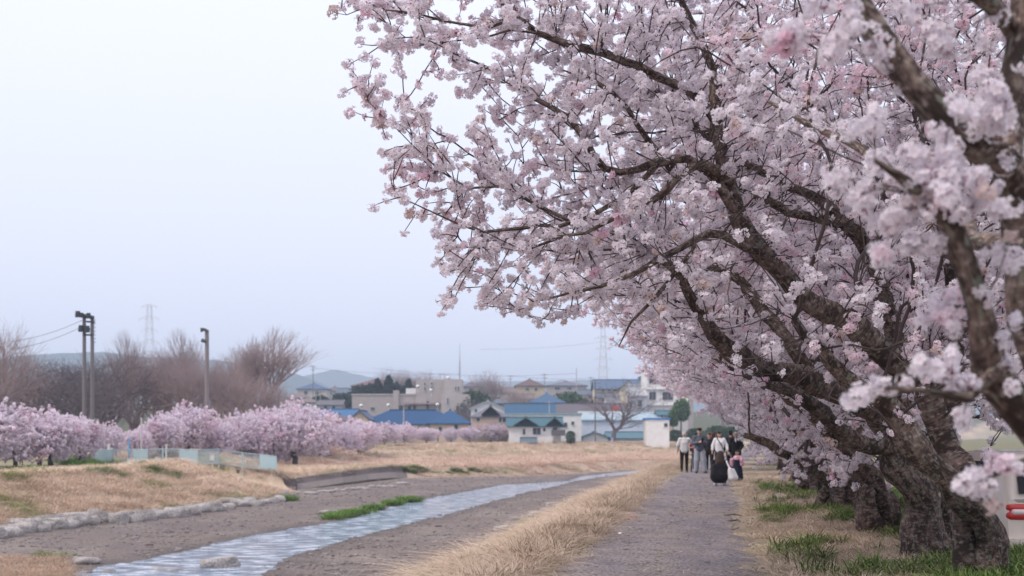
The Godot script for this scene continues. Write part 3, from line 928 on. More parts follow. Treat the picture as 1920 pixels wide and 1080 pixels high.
# ---- trees: limbs are given, twigs grow greedily to points scattered through the crown
class Forest:
	var pos := PackedVector3Array()
	var par := PackedInt32Array()
	var rad := PackedFloat32Array()
	var tree := PackedInt32Array()
	var plen := PackedFloat32Array()
	var limb := PackedInt32Array()
	var dir := PackedVector3Array()
	var limbs := []          # [tree, first node, last node, name]
	func node(p: Vector3, parent: int, r: float, t: int, l: int) -> int:
		pos.append(p); par.append(parent); rad.append(r); tree.append(t); limb.append(l)
		var d := Vector3.UP
		if parent >= 0: d = (p - pos[parent]).normalized()
		dir.append(d)
		plen.append(0.0 if parent < 0 else plen[parent] + p.distance_to(pos[parent]))
		return pos.size() - 1

func spline(pts: Array, step: float, wob: float) -> Array:     # [Vector3, radius] along a smooth curve
	var out := []
	for k in pts.size() - 1:
		var p0: Vector3 = pts[maxi(k - 1, 0)][0]
		var p1: Vector3 = pts[k][0]
		var p2: Vector3 = pts[k + 1][0]
		var p3: Vector3 = pts[mini(k + 2, pts.size() - 1)][0]
		var n := maxi(1, int(p1.distance_to(p2) / step))
		for j in n:
			var t := float(j) / n
			var q := p1.cubic_interpolate(p2, p0, p3, t)
			var r := lerpf(pts[k][1], pts[k + 1][1], t)
			if wob > 0.0 and (k > 0 or j > 0): q += Vector3(nz.get_noise_3dv(q * 40.0), nz.get_noise_3dv(q * 40.0 + Vector3(99, 0, 0)), nz.get_noise_3dv(q * 40.0 + Vector3(0, 77, 0))) * (wob + r * 0.25)
			out.append([q, r])
	out.append(pts[-1])
	return out

func add_limb(f: Forest, t: int, pts: Array, called: String, free := false) -> void:
	var s := spline(pts, 0.1 if called in ["trunk", "stem", "stump"] else 0.16, 0.075)
	var parent := -1
	if not free and not f.limbs.is_empty():
		var best := 1e9
		for k in f.pos.size():
			if f.tree[k] == t:
				var e := f.pos[k].distance_to(s[0][0])
				if e < best:
					best = e; parent = k
		if best > 0.05 and parent >= 0: s.push_front([f.pos[parent], minf(f.rad[parent], s[0][1] * 1.15)])
	var id := f.limbs.size()
	var first := f.pos.size()
	for q in s:
		parent = f.node(q[0], parent, q[1], t, id)
	f.limbs.append([t, first, f.pos.size() - 1, called])

func grow(f: Forest, att: PackedVector3Array, bf: float, reach: float) -> void:
	var n := att.size()
	var grid := {}
	for k in n:
		var key := Vector3i((att[k] / reach).floor())
		if not grid.has(key): grid[key] = PackedInt32Array()
		grid[key].append(k)
	var cost := PackedFloat32Array()
	cost.resize(n); cost.fill(1e9)
	var who := PackedInt32Array()
	who.resize(n); who.fill(-1)
	var done := PackedByteArray()
	done.resize(n)
	var heap := []               # buckets by cost
	var bucket := 0.02
	var low := 0
	var front := PackedInt32Array(range(f.pos.size()))
	var left := n
	while true:
		for a in front:
			var p := f.pos[a]
			var d := f.dir[a]
			var base := bf * f.plen[a] * (0.25 if f.limb[a] >= 0 else 1.0)
			var kc := Vector3i((p / reach).floor())
			for x in range(-1, 2):
				for y in range(-1, 2):
					for z in range(-1, 2):
						var key := kc + Vector3i(x, y, z)
						if not grid.has(key): continue
						for k in grid[key]:
							if done[k]: continue
							var e := att[k] - p
							var l := e.length()
							if l > reach: continue
							var c := l * (1.45 - 0.45 * e.dot(d) / maxf(l, 1e-4)) + base
							if c < cost[k]:
								cost[k] = c; who[k] = a
								var bi := mini(int(c / bucket), 4000)
								while heap.size() <= bi: heap.append(PackedInt32Array())
								heap[bi].append(k)
								if bi < low: low = bi
		front = PackedInt32Array()
		while low < heap.size():
			var hb: PackedInt32Array = heap[low]
			if hb.is_empty():
				low += 1
				continue
			var k := hb[hb.size() - 1]
			hb.resize(hb.size() - 1)
			heap[low] = hb
			if done[k] or int(cost[k] / bucket) < low: continue
			done[k] = 1
			left -= 1
			front.append(f.node(att[k], who[k], 0.0, f.tree[who[k]], -1))
			break
		if front.is_empty(): break

class Bloom:
	var xf := []
	var col := PackedColorArray()

func bloom_at(bl: Bloom, p: Vector3, size: float) -> void:
	var s := size * rnd(0.6, 1.3)
	var b := Basis(rvec(), rnd(0, TAU)).scaled(Vector3(s * rnd(0.8, 1.25), s, s * rnd(0.8, 1.2)))
	bl.xf.append(Transform3D(b, p))
	var k := nz.get_noise_3dv(p * 9.0) + rng.randfn() * 0.16
	var c := Color(0.99, 0.985, 1.0).lerp(Color(1.0, 0.83, 0.88), smoothstep(0.05, 0.55, k) * 0.75)
	if rng.randf() < 0.012: c = Color(0.98, 0.74, 0.83)
	if rng.randf() < 0.03: c = Color(0.85, 0.74, 0.68)
	var g := rnd(0.88, 1.0)
	bl.col.append(Color(c.r * g, c.g * g, c.b * g))

func pipe(f: Forest, leaf: float) -> PackedFloat32Array:
	var sum := PackedFloat32Array()
	sum.resize(f.pos.size())
	var r := PackedFloat32Array()
	r.resize(f.pos.size())
	for k in range(f.pos.size() - 1, -1, -1):
		var q := maxf(leaf, pow(sum[k], 1.0 / 2.35))
		if f.rad[k] > 0.0: q = f.rad[k]
		r[k] = q
		if f.par[k] >= 0 and f.limb[k] < 0: sum[f.par[k]] += pow(q, 2.35)
	return r

func bark_tube(b: MB, p: PackedVector3Array, r: PackedFloat32Array, sides: int, amp: float, flare := 0.0, cap := false) -> void:
	var first := b.v.size()
	var rmax := r[0]
	b.tube(p, r, sides, 0.8, cap, maxf(1.0, roundf(TAU * rmax / 0.7)))
	if amp > 0.0:
		var w := sides + 1
		for k in p.size():
			for s in w:
				var j := first + k * w + s
				var q := b.v[first + k * w + (s % sides)]
				var dd := b.n[first + k * w + (s % sides)]
				var g := nz.get_noise_3dv(q * 55.0) * 0.16 + nz.get_noise_3dv(Vector3(q.x * 75.0, q.y * 14.0, q.z * 75.0)) * 0.34 + nz.get_noise_3dv(q * 150.0) * 0.06
				if flare > 0.0: g += maxf(0.0, 1.0 - k / flare) * (0.0 + 0.35 * nz.get_noise_3dv(Vector3(q.x * 60.0, 0, q.z * 60.0)))
				b.v[j] = p[k] + dd * r[k] * (1.0 + g * amp)
		b.smooth(first)
		for k in p.size():                   # close the seam
			var a := first + k * w
			var nn := (b.n[a] + b.n[a + sides]).normalized()
			b.n[a] = nn; b.n[a + sides] = nn
	for j in range(first, b.c.size()):
		var t := nz.get_noise_3dv(b.v[j] * 14.0)
		var t2 := nz.get_noise_3dv(b.v[j] * 60.0 + Vector3(40, 0, 0))
		b.c[j] = Color(1.0 + t * 0.7 + t2 * 0.4, 0.95 + t * 0.6 + t2 * 0.4, 0.93 + t * 0.5 + t2 * 0.4)

func emit(f: Forest, holders: Array, leaf: float, blooms: Array, bsize: float, bgap: float, twig_n: float, thin: float, twig_len := 1.0) -> void:
	var r := pipe(f, leaf)
	var kids := {}
	for k in f.pos.size():
		if f.par[k] >= 0 and f.limb[k] < 0:
			if not kids.has(f.par[k]): kids[f.par[k]] = []
			kids[f.par[k]].append(k)
	for lb in f.limbs:
		var p := PackedVector3Array()
		var rr := PackedFloat32Array()
		for k in range(lb[1], lb[2] + 1):
			p.append(f.pos[k]); rr.append(f.rad[k])
		var b := MB.new()
		var trunk: bool = lb[3] == "trunk"
		bark_tube(b, p, rr, 40 if lb[3] in ["trunk", "stem", "stump"] else (18 if rr[0] > 0.06 else 8), 1.5 if lb[3] in ["trunk", "stem", "stump"] else (1.0 if rr[0] > 0.05 else 0.5), 8.0 if trunk else 0.0, true)
		var o := obj(lb[3], b.mesh(), M.bark, holders[lb[0]])
		o.position = -holders[lb[0]].position
	var tw := []
	for h in holders: tw.append(MB.new())
	for k in f.pos.size():
		if f.limb[k] >= 0 and not kids.has(k): continue
		if not kids.has(k): continue
		var heir := -1
		if f.limb[k] < 0:
			for c in kids[k]:
				if heir < 0 or r[c] > r[heir]: heir = c
		for c in kids[k]:
			if c == heir: continue
			# a chain that leaves node k through c
			var pts := [[f.pos[k], minf(r[k], r[c] * 1.15)]]
			var j: int = c
			while true:
				pts.append([f.pos[j], r[j]])
				if not kids.has(j): break
				var nx := -1
				for q in kids[j]:
					if nx < 0 or r[q] > r[nx]: nx = q
				j = nx
			var big: float = pts[1][1]
			var s := spline(pts, 0.12, 0.075)
			var p := PackedVector3Array()
			var rr := PackedFloat32Array()
			for q in s:
				p.append(q[0]); rr.append(q[1])
			rr[rr.size() - 1] *= 0.5
			var t: int = f.tree[c]
			var mb: MB = tw[t]
			var sides := 7 if big > 0.025 else (5 if big > 0.01 else 3)
			mb.tube(p, rr, sides)
			var run := rnd(0, bgap)
			for m in range(1, p.size()):
				var seg := p[m] - p[m - 1]
				var L := seg.length()
				if L < 1e-4: continue
				if rr[m] < thin:
					run += L
					while run > bgap:
						run -= bgap
						bloom_at(blooms[t], p[m - 1] + seg * rng.randf() + rvec() * (bsize * 0.6 + rr[m]), bsize)
				if rr[m] < thin * 1.6 and rng.randf() < twig_n * L:
					var dd := (seg / L + rvec() * 0.9 + Vector3(0, 0.25, 0)).normalized()
					var len_ := rnd(0.12, 0.4) * twig_len
					var mid := p[m] + dd * len_ * 0.5 + rvec() * 0.02
					var tip := mid + (dd + rvec() * 0.35).normalized() * len_ * 0.5
					mb.tube(PackedVector3Array([p[m], mid, tip]), PackedFloat32Array([leaf * 1.1, leaf * 0.9, leaf * 0.5]), 3)
					var nb := maxi(1, int(len_ / bgap))
					for q in nb:
						var tt := (q + 1.0) / nb
						var bp := p[m].lerp(mid, tt * 2.0) if tt < 0.5 else mid.lerp(tip, tt * 2.0 - 1.0)
						bloom_at(blooms[t], bp + rvec() * bsize * 0.35, bsize)
			bloom_at(blooms[t], p[p.size() - 1], bsize)
	for t in holders.size():
		if tw[t].v.is_empty(): continue
		var o := obj("twigs", tw[t].mesh(), M.twig, holders[t])
		o.position = -holders[t].position
		o.set_meta("kind", "stuff")

func flower_ball(sd: int, flowers: int, petals: bool) -> ArrayMesh:     # a ball of flowers of unit size
	var r := RandomNumberGenerator.new()
	r.seed = sd
	var b := MB.new()
	var hubs := []
	for k in 3: hubs.append(Vector3(r.randf_range(-0.6, 0.6), r.randf_range(-0.35, 0.35), r.randf_range(-0.45, 0.45)))
	for k in flowers:
		var y := 1.0 - 2.0 * (k + 0.5) / flowers
		var a := 2.39996 * k + r.randf_range(-0.35, 0.35)
		var q := sqrt(maxf(0.0, 1.0 - y * y))
		var d := (Vector3(cos(a) * q, y, sin(a) * q) + Vector3(r.randfn(), r.randfn(), r.randfn()) * 0.18).normalized()
		var c: Vector3 = d * r.randf_range(0.45, 0.8) + hubs[k % hubs.size()]
		var x := d.cross(Vector3(0.31, 0.77, 0.21)).normalized()
		var z := d.cross(x)
		var fr := r.randf_range(0.38, 0.52)
		var spin := r.randf() * TAU
		var cup := r.randf_range(0.05, 0.22)
		var shade := r.randf_range(0.9, 1.0)
		if petals:
			for p in 5:
				var an := spin + TAU * p / 5.0
				var rad := x * cos(an) + z * sin(an)
				var sid := x * -sin(an) + z * cos(an)
				var tip := c + rad * fr + d * fr * cup * 1.3
				var l := c + rad * fr * 0.62 + sid * fr * 0.36 + d * fr * cup
				var rr := c + rad * fr * 0.62 - sid * fr * 0.36 + d * fr * cup
				var nn := (d - rad * 0.25).normalized()
				b.col = Color(0.86, 0.70, 0.77) * shade
				var i0 := b.vert(c - d * 0.02, nn)
				b.col = Color(0.955, 0.94, 0.97) * shade
				var i1 := b.vert(l, nn)
				b.vert(tip, nn)
				b.vert(rr, nn)
				b.i.append_array(PackedInt32Array([i0, i0 + 2, i1, i0, i0 + 3, i0 + 2]))
			b.col = Color(0.28, 0.07, 0.09)          # calyx and stalk
			if k % 2 == 0:
				b.tri(c - d * 0.03 + x * 0.07, c * 0.2, c - d * 0.03 - x * 0.07)
				b.tri(c - d * 0.03 + z * 0.06, c * 0.2, c - d * 0.03 - z * 0.06)
		else:
			b.col = Color(0.90, 0.82, 0.88) * shade
			var i0 := b.vert(c + d * 0.05, d)
			b.col = Color(0.95, 0.91, 0.95) * shade
			for p in 5:
				var an := spin + TAU * p / 5.0
				b.vert(c + (x * cos(an) + z * sin(an)) * fr * 1.15 * r.randf_range(0.75, 1.1), d)
			for p in 5: b.i.append_array(PackedInt32Array([i0, i0 + 1 + p, i0 + 1 + (p + 1) % 5]))
	return b.mesh()

var balls := []
var balls_far := []

func bloom_out(bl: Bloom, holder: Node3D, kinds: Array, singles := 0) -> void:
	# the clusters that show largest are parts of their own, the rest one mass
	var n := kinds.size()
	var order := range(bl.xf.size())
	if singles > 0:
		var eye := Vector3(0, EYE, 0)
		var dist := PackedFloat32Array()
		for t in bl.xf: dist.append((t as Transform3D).origin.distance_to(eye))
		order.sort_custom(func(a, b): return dist[a] < dist[b])
		for k in mini(singles, order.size()):
			var o := obj("blossom_cluster", kinds[k % n], tinted(bl.col[order[k]]), holder)
			o.transform = (bl.xf[order[k]] as Transform3D)
			o.position -= holder.position
		order = order.slice(singles)
	for m in n:
		var xf := []
		var cols := PackedColorArray()
		for k in range(m, order.size(), n):
			xf.append(bl.xf[order[k]]); cols.append(bl.col[order[k]])
		if xf.is_empty(): continue
		var o := scatter("blossom", kinds[m], M.petal, xf, cols, holder)
		o.position = -holder.position

var tints := {}
func tinted(c: Color) -> StandardMaterial3D:
	var k := int(c.g / maxf(c.r, 0.01) * 12.0) * 10 + int(c.r * 8.0)
	if not tints.has(k):
		var m: StandardMaterial3D = M.petal.duplicate()
		m.albedo_color = c.linear_to_srgb()
		tints[k] = m
	return tints[k]

func scatter_in(poly: PackedVector2Array, near: Callable, deep: Callable, gap: float, tries: int, keep: Callable) -> PackedVector3Array:
	var lo := Vector2(1e9, 1e9)
	var hi := -lo
	for p in poly:
		lo = lo.min(p); hi = hi.max(p)
	var grid := {}
	var out := PackedVector3Array()
	for k in tries:
		var x := rnd(lo.x, hi.x)
		var y := rnd(lo.y, hi.y)
		if not Geometry2D.is_point_in_polygon(Vector2(x, y), poly): continue
		var d0: float = near.call(x, y)
		var d1: float = deep.call(x, y)
		var d := pow(lerpf(pow(d0, 3.0), pow(d1, 3.0), rng.randf()), 1.0 / 3.0)
		var p := at(x, y, d)
		if p.y < 0.7 or rng.randf() > float(keep.call(x, y, d)): continue
		var key := Vector3i((p / gap).floor())
		var ok := true
		for a in range(-1, 2):
			for b in range(-1, 2):
				for c in range(-1, 2):
					var kk := key + Vector3i(a, b, c)
					if grid.has(kk) and (grid[kk] as Vector3).distance_to(p) < gap:
						ok = false
		if ok:
			grid[key] = p
			out.append(p)
	return out

func crown_points(c: Vector3, r: Vector3, gap: float, tries: int, keep: Callable, rough := 0.35) -> PackedVector3Array:
	var grid := {}
	var out := PackedVector3Array()
	for k in tries:
		var p := rvec() * pow(rng.randf(), 0.42)
		p = c + p * r * (1.0 + rough * nz.get_noise_3dv(p * 30.0 + c * 7.0))
		if not keep.call(p): continue
		var key := Vector3i((p / gap).floor())
		if grid.has(key): continue
		grid[key] = true
		out.append(p)
	return out

func px_limb(q: Array) -> Array:       # x, y, distance, radius quadruples
	var out := []
	for k in range(0, q.size(), 4): out.append([at(q[k], q[k + 1], q[k + 2]), q[k + 3] * (0.86 if q[k + 3] > 0.05 and q[k + 2] > 10.0 else 1.0)])
	return out

func row_tree(f: Forest, t: int, base: Vector3, lean: float, h: float) -> void:
	add_limb(f, t, [[base + Vector3(0.1, -0.2, 0), 0.36], [base + Vector3(0, 0.4, 0), 0.29], [base + Vector3(-0.25 * lean, 1.0, rnd(-0.1, 0.1)), 0.25], [base + Vector3(-0.6 * lean, 1.6, rnd(-0.2, 0.2)), 0.21]], "trunk", true)
	var root := base + Vector3(-0.5 * lean, 1.45, 0)
	for k in 6:
		var a: float = rnd(-0.6, 0.6) + [PI, PI * 0.8, PI * 1.2, PI * 0.5, PI * 1.5, 0.2][k]
		var reach: float = [2.4, 2.4, 2.4, 2.0, 2.0, 1.6][k] * rnd(0.85, 1.1)
		var rise: float = [1.7, 2.6, 2.2, 3.0, 2.6, 3.4][k] * h / 6.0
		var dd := Vector3(cos(a) * (1.0 if cos(a) > 0 else lean), 0, sin(a))
		add_limb(f, t, [[root + Vector3(0, rnd(-0.4, 0.2), 0), 0.15], [root + dd * reach * 0.3 + Vector3(0, rise * 0.4, 0), 0.11], [root + dd * reach * 0.65 + Vector3(0, rise * 0.75, 0), 0.075], [root + dd * reach + Vector3(0, rise, 0), 0.035]], "limb")

func row_keep(base: Vector3, slant := 1.65) -> Callable:
	return func(p: Vector3) -> bool: return p.y > 0.75 and p.x > base.x - (1.2 + 0.15 * p.y + slant * maxf(0.0, p.y - (2.0 if slant < 1.8 else 1.75))) and (p.y > 2.2 or absf(p.x - base.x) > 0.9 or p.x < base.x)

func row_of_cherries() -> void:
	for k in 3:
		balls.append(flower_ball(k + 1, 19, true))
		balls_far.append(flower_ball(k + 11, 16, false))
	var spots := [[21.3, 5.62, 1.0, 6.6, "cherry tree third in the row, its trunk half hidden behind a dark stump"], [28.6, 6.65, 1.0, 6.4, "cherry tree with a short thick trunk standing in the dry grass, fourth in the row"],
		[36.0, 7.7, 1.0, 6.2, "cherry tree whose low boughs sweep down beside the small child"], [43.5, 9.0, 1.1, 6.4, "cherry tree leaning over the path just behind the child and the suited person"], [52.0, 10.4, 1.1, 6.6, "cherry tree at the height of the walking group"]]
	for s in spots:
		var base := on_ground(s[1], s[0])
		var h := thing("cherry_tree", s[4], "cherry tree", base, "cherry trees in a row along the path")
		var f := Forest.new()
		if s[0] < 22.0:
			add_limb(f, 0, px_limb([1662, 1018, 21.3, 0.36, 1658, 985, 21.3, 0.29, 1650, 940, 21.2, 0.25, 1630, 885, 21.1, 0.21, 1590, 835, 21.0, 0.18]), "trunk", true)
			add_limb(f, 0, px_limb([1590, 835, 21.0, 0.17, 1530, 785, 20.6, 0.13, 1470, 735, 20.2, 0.10, 1400, 690, 20.0, 0.07, 1330, 650, 20.0, 0.04]), "limb")
			add_limb(f, 0, px_limb([1612, 862, 21.1, 0.15, 1600, 780, 21.8, 0.12, 1560, 640, 22.4, 0.09, 1500, 480, 22.6, 0.06, 1440, 330, 22.6, 0.03]), "limb")
			add_limb(f, 0, px_limb([1640, 905, 21.2, 0.15, 1690, 780, 21.8, 0.12, 1720, 620, 22.0, 0.08, 1730, 420, 22.0, 0.04]), "limb")
			add_limb(f, 0, px_limb([1632, 1000, 21.0, 0.2, 1627, 950, 20.9, 0.17, 1632, 915, 20.9, 0.12]), "stump")
		else:
			row_tree(f, 0, base, s[2], s[3])
			roots(base, 6, 0.3, h)
			if s[0] < 30.0: add_limb(f, 0, px_limb([1560, 905, 28.4, 0.13, 1510, 870, 28.0, 0.11, 1455, 842, 27.6, 0.10, 1395, 816, 27.4, 0.05]), "limb")
		var pts := crown_points(base + Vector3(-1.5, 3.7, 0), Vector3(4.2, 3.3, 3.4), 0.42 if s[0] < 30 else 0.48, 5200, row_keep(base))
		grow(f, pts, 0.25, 1.3)
		var bl := Bloom.new()
		emit(f, [h], 0.0062, [bl], 0.06, 0.2, 2.4, 0.018)
		bloom_out(bl, h, balls if s[0] < 30 else balls_far, 300)
	# farther down the row: two grown trees, turned and repeated
	var grown := []
	for k in 2:
		var h := thing("cherry_tree", "", "", Vector3.ZERO, "cherry trees in a row along the path")
		var f := Forest.new()
		row_tree(f, 0, Vector3.ZERO, 1.15, 6.6)
		grow(f, crown_points(Vector3(-1.6, 3.8, 0), Vector3(5.0, 3.5, 3.6), 0.55, 4200, row_keep(Vector3.ZERO, 1.81)), 0.25, 1.4)
		var bl := Bloom.new()
		emit(f, [h], 0.006, [bl], 0.085, 0.16, 2.5, 0.03)
		bloom_out(bl, h, balls_far)
		grown.append(h)
	var rest := [[61, 11.7, "cherry tree just beyond the walking group"], [71, 13.6, "second cherry tree beyond the walking group"], [83, 15.9, "third cherry tree beyond the walking group"], [97, 18.6, "fourth cherry tree beyond the walking group"], [113, 22.0, "farthest cherry tree in sight along the path"]]
	for k in rest.size():
		var o: Node3D = grown[k] if k < 2 else copy_of(grown[k % 2])
		o.position = on_ground(rest[k][1], rest[k][0])
		o.rotation.y = [0.15, -0.2, 0.3, -0.3, 0.1][k]
		o.scale = Vector3.ONE * [1.0, 1.05, 1.08, 1.0, 1.05][k]
		tag(o, rest[k][2], "cherry tree", "cherry trees in a row along the path")

func grow_tips(f: Forest, att: PackedVector3Array) -> void:
	grow(f, att, 0.22, 1.2)

func roots(base: Vector3, n: int, r: float, h: Node3D) -> void:
	# roots that leave the foot of a trunk and sink into the ground
	for k in n:
		var a := TAU * (k + rnd(-0.25, 0.25)) / n
		var d := Vector3(cos(a), 0, sin(a))
		var L := r * rnd(1.5, 2.2)
		var b := MB.new()
		var s := spline([[base + d * r * 0.45 + Vector3(0, r * 3.0, 0), r * 0.36], [base + d * r * 0.8 + Vector3(0, r * 1.7, 0), r * 0.42], [base + d * r * 1.25 + Vector3(0, r * 0.7, 0), r * 0.38], [base + d * L * 1.1 - Vector3(0, r * 0.15, 0), r * 0.22]], 0.06, 0.03)
		var p := PackedVector3Array()
		var rr := PackedFloat32Array()
		for q in s:
			p.append(q[0]); rr.append(q[1])
		bark_tube(b, p, rr, 16, 1.2, 0.0, true)
		var o := obj("root", b.mesh(), M.bark, h)
		o.position = -h.position

func thin_out(bl: Bloom, f: Forest) -> void:
	# the boughs carry their flowers on the far side and above: few hang before the heavy wood
	var heavy := []
	for k in f.pos.size():
		if f.limb[k] >= 0 and f.rad[k] > 0.03 and f.par[k] >= 0: heavy.append(k)
	var keep := Bloom.new()
	for j in bl.xf.size():
		var p: Vector3 = (bl.xf[j] as Transform3D).origin
		var q := Vector2(p.x, p.y - EYE) / -p.z
		var hide := false
		for k in heavy:
			var w := f.pos[k]
			if w.z > p.z: continue
			if q.distance_squared_to(Vector2(w.x, w.y - EYE) / -w.z) < pow((f.rad[k] + 0.05) / -w.z, 2.0):
				hide = true
				break
		if hide and rng.randf() < 0.86: continue
		keep.xf.append(bl.xf[j]); keep.col.append(bl.col[j])
	bl.xf = keep.xf
	bl.col = keep.col

func near_cherries() -> void:
	var behind := [[25.0, 11.2, "cherry tree beyond the parked car, glimpsed between trunk and nearest bough"], [33.0, 15.5, "cherry tree farther back to the right of the parked car"]]
	for q in behind:
		var o := copy_of(get_node("cherry_tree_005"))
		o.position = on_ground(q[1], q[0])
		o.rotation.y = q[0]
		tag(o, q[2], "cherry tree", "cherry trees in a row along the path")
	var A := thing("cherry_tree", "cherry tree with a thick ridged many-stemmed trunk in the grass, second in the row", "cherry tree", on_ground(4.95, 16.8), "cherry trees in a row along the path")
	var C := thing("cherry_tree", "cherry tree at the lower right whose long grey limb arches over the path", "cherry tree", on_ground(4.8, 14.3), "cherry trees in a row along the path")
	var f := Forest.new()
	# the second tree of the row
	add_limb(f, 0, px_limb([1738, 1092, 16.8, 0.34, 1736, 1062, 16.8, 0.28, 1732, 1010, 16.8, 0.245, 1718, 950, 16.8, 0.22, 1692, 880, 16.7, 0.2, 1666, 825, 16.6, 0.175, 1640, 775, 16.5, 0.16]), "trunk", true)
	add_limb(f, 0, px_limb([1640, 775, 16.5, 0.155, 1590, 742, 16.3, 0.145, 1500, 708, 16.0, 0.14, 1425, 686, 15.8, 0.125, 1360, 645, 15.6, 0.11, 1318, 600, 15.5, 0.09, 1292, 550, 15.5, 0.07, 1262, 505, 15.4, 0.05, 1215, 470, 15.2, 0.03]), "limb")
	add_limb(f, 0, px_limb([1530, 712, 16.1, 0.11, 1482, 655, 16.4, 0.10, 1440, 592, 16.6, 0.085, 1402, 545, 16.7, 0.07, 1360, 512, 16.8, 0.055, 1305, 488, 16.9, 0.03]), "limb")
	add_limb(f, 0, px_limb([1672, 830, 16.6, 0.13, 1612, 830, 16.2, 0.11, 1545, 772, 15.8, 0.095, 1488, 736, 15.6, 0.075, 1440, 722, 15.4, 0.04]), "limb")
	add_limb(f, 0, px_limb([1700, 890, 16.8, 0.17, 1690, 780, 17.2, 0.15, 1680, 660, 17.4, 0.125, 1650, 520, 17.5, 0.10, 1600, 430, 17.4, 0.085, 1523, 372, 17.2, 0.07, 1453, 333, 17.0, 0.06, 1382, 298, 16.8, 0.05, 1310, 240, 16.6, 0.035, 1235, 180, 16.4, 0.02]), "limb")
	add_limb(f, 0, px_limb([1640, 490, 17.4, 0.07, 1600, 425, 17.0, 0.065, 1540, 415, 16.6, 0.06, 1480, 398, 16.2, 0.055, 1412, 366, 15.8, 0.045, 1350, 350, 15.6, 0.03]), "limb")
	add_limb(f, 0, px_limb([1720, 930, 16.8, 0.17, 1765, 850, 17.0, 0.15, 1790, 700, 17.2, 0.12, 1780, 500, 17.4, 0.085, 1740, 300, 17.5, 0.05, 1700, 120, 17.5, 0.025]), "limb")
	add_limb(f, 0, px_limb([1776, 1072, 17.0, 0.2, 1775, 1010, 17.1, 0.17, 1778, 950, 17.1, 0.17, 1768, 880, 17.1, 0.14, 1745, 820, 17.1, 0.11]), "stem")
	# the first tree
	add_limb(f, 1, px_limb([1862, 1120, 14.3, 0.225, 1860, 1085, 14.3, 0.2, 1855, 1025, 14.3, 0.185, 1842, 968, 14.2, 0.17, 1800, 920, 14.1, 0.16, 1748, 868, 14.0, 0.15, 1700, 808, 13.9, 0.14]), "trunk", true)
	add_limb(f, 1, px_limb([1700, 808, 13.9, 0.14, 1655, 758, 13.8, 0.12, 1600, 722, 13.6, 0.10, 1540, 660, 13.4, 0.07, 1490, 600, 13.2, 0.04]), "limb")
	add_limb(f, 1, px_limb([1812, 1110, 14.4, 0.19, 1810, 1050, 14.4, 0.155, 1808, 1000, 14.4, 0.14, 1816, 965, 14.4, 0.15, 1806, 900, 14.6, 0.16, 1778, 815, 14.8, 0.16, 1735, 735, 14.8, 0.155, 1690, 688, 14.7, 0.15, 1600, 614, 14.5, 0.142, 1500, 545, 14.3, 0.132, 1430, 472, 14.2, 0.118, 1390, 400, 14.2, 0.10, 1358, 305, 14.3, 0.082, 1345, 220, 14.4, 0.07, 1330, 130, 14.5, 0.055, 1295, 40, 14.6, 0.04, 1250, -60, 14.6, 0.02]), "limb", true)
	add_limb(f, 1, px_limb([1392, 402, 14.2, 0.07, 1335, 325, 14.0, 0.055, 1290, 300, 13.9, 0.048, 1232, 305, 13.8, 0.042, 1138, 308, 13.6, 0.036, 1100, 256, 13.5, 0.03, 1060, 220, 13.5, 0.026, 1000, 182, 13.5, 0.02, 960, 150, 13.5, 0.016, 905, 120, 13.5, 0.011, 850, 98, 13.5, 0.006]), "limb")
	add_limb(f, 1, px_limb([1345, 232, 14.4, 0.06, 1300, 178, 14.2, 0.052, 1255, 150, 14.0, 0.046, 1175, 112, 13.8, 0.042, 1090, 85, 13.7, 0.038, 1010, 60, 13.7, 0.032, 972, 30, 13.7, 0.027, 935, 0, 13.7, 0.02, 900, -45, 13.7, 0.012]), "limb")
	add_limb(f, 1, px_limb([985, 40, 13.7, 0.02, 955, 35, 13.6, 0.018, 920, 50, 13.5, 0.016, 880, 40, 13.5, 0.014, 830, 34, 13.5, 0.012, 760, 26, 13.4, 0.009, 690, 14, 13.4, 0.007, 650, 28, 13.4, 0.004]), "limb")
	add_limb(f, 1, px_limb([1040, 68, 13.7, 0.016, 985, 60, 13.6, 0.013, 920, 66, 13.5, 0.011, 840, 76, 13.5, 0.008, 760, 70, 13.4, 0.005]), "limb")
	add_limb(f, 1, px_limb([1255, 320, 13.9, 0.03, 1180, 205, 13.8, 0.026, 1120, 152, 13.7, 0.022, 1075, 108, 13.7, 0.016]), "limb")
	add_limb(f, 1, px_limb([1370, 340, 14.2, 0.05, 1330, 305, 13.6, 0.042, 1268, 328, 13.2, 0.036, 1215, 385, 13.0, 0.03, 1130, 420, 12.9, 0.022, 1060, 445, 12.8, 0.014, 985, 470, 12.8, 0.007]), "limb")
	add_limb(f, 1, px_limb([1440, 480, 14.2, 0.06, 1390, 455, 13.6, 0.045, 1333, 436, 13.3, 0.038, 1240, 490, 13.1, 0.03, 1160, 525, 13.0, 0.022, 1080, 545, 12.9, 0.015, 1000, 566, 12.9, 0.007]), "limb")
	add_limb(f, 1, px_limb([1232, 308, 13.8, 0.03, 1180, 360, 13.6, 0.026, 1080, 415, 13.4, 0.022, 983, 430, 13.3, 0.018, 905, 430, 13.2, 0.014, 855, 418, 13.2, 0.01, 800, 398, 13.2, 0.007, 740, 368, 13.2, 0.004]), "limb")
	add_limb(f, 1, px_limb([1090, 430, 13.4, 0.02, 1010, 390, 13.4, 0.017, 950, 345, 13.4, 0.014, 880, 355, 13.4, 0.011, 830, 315, 13.4, 0.008, 770, 270, 13.4, 0.005, 690, 190, 13.4, 0.003]), "limb")
	add_limb(f, 1, px_limb([1300, 470, 13.2, 0.025, 1230, 560, 13.1, 0.018, 1185, 600, 13.1, 0.012, 1160, 650, 13.1, 0.005]), "limb")
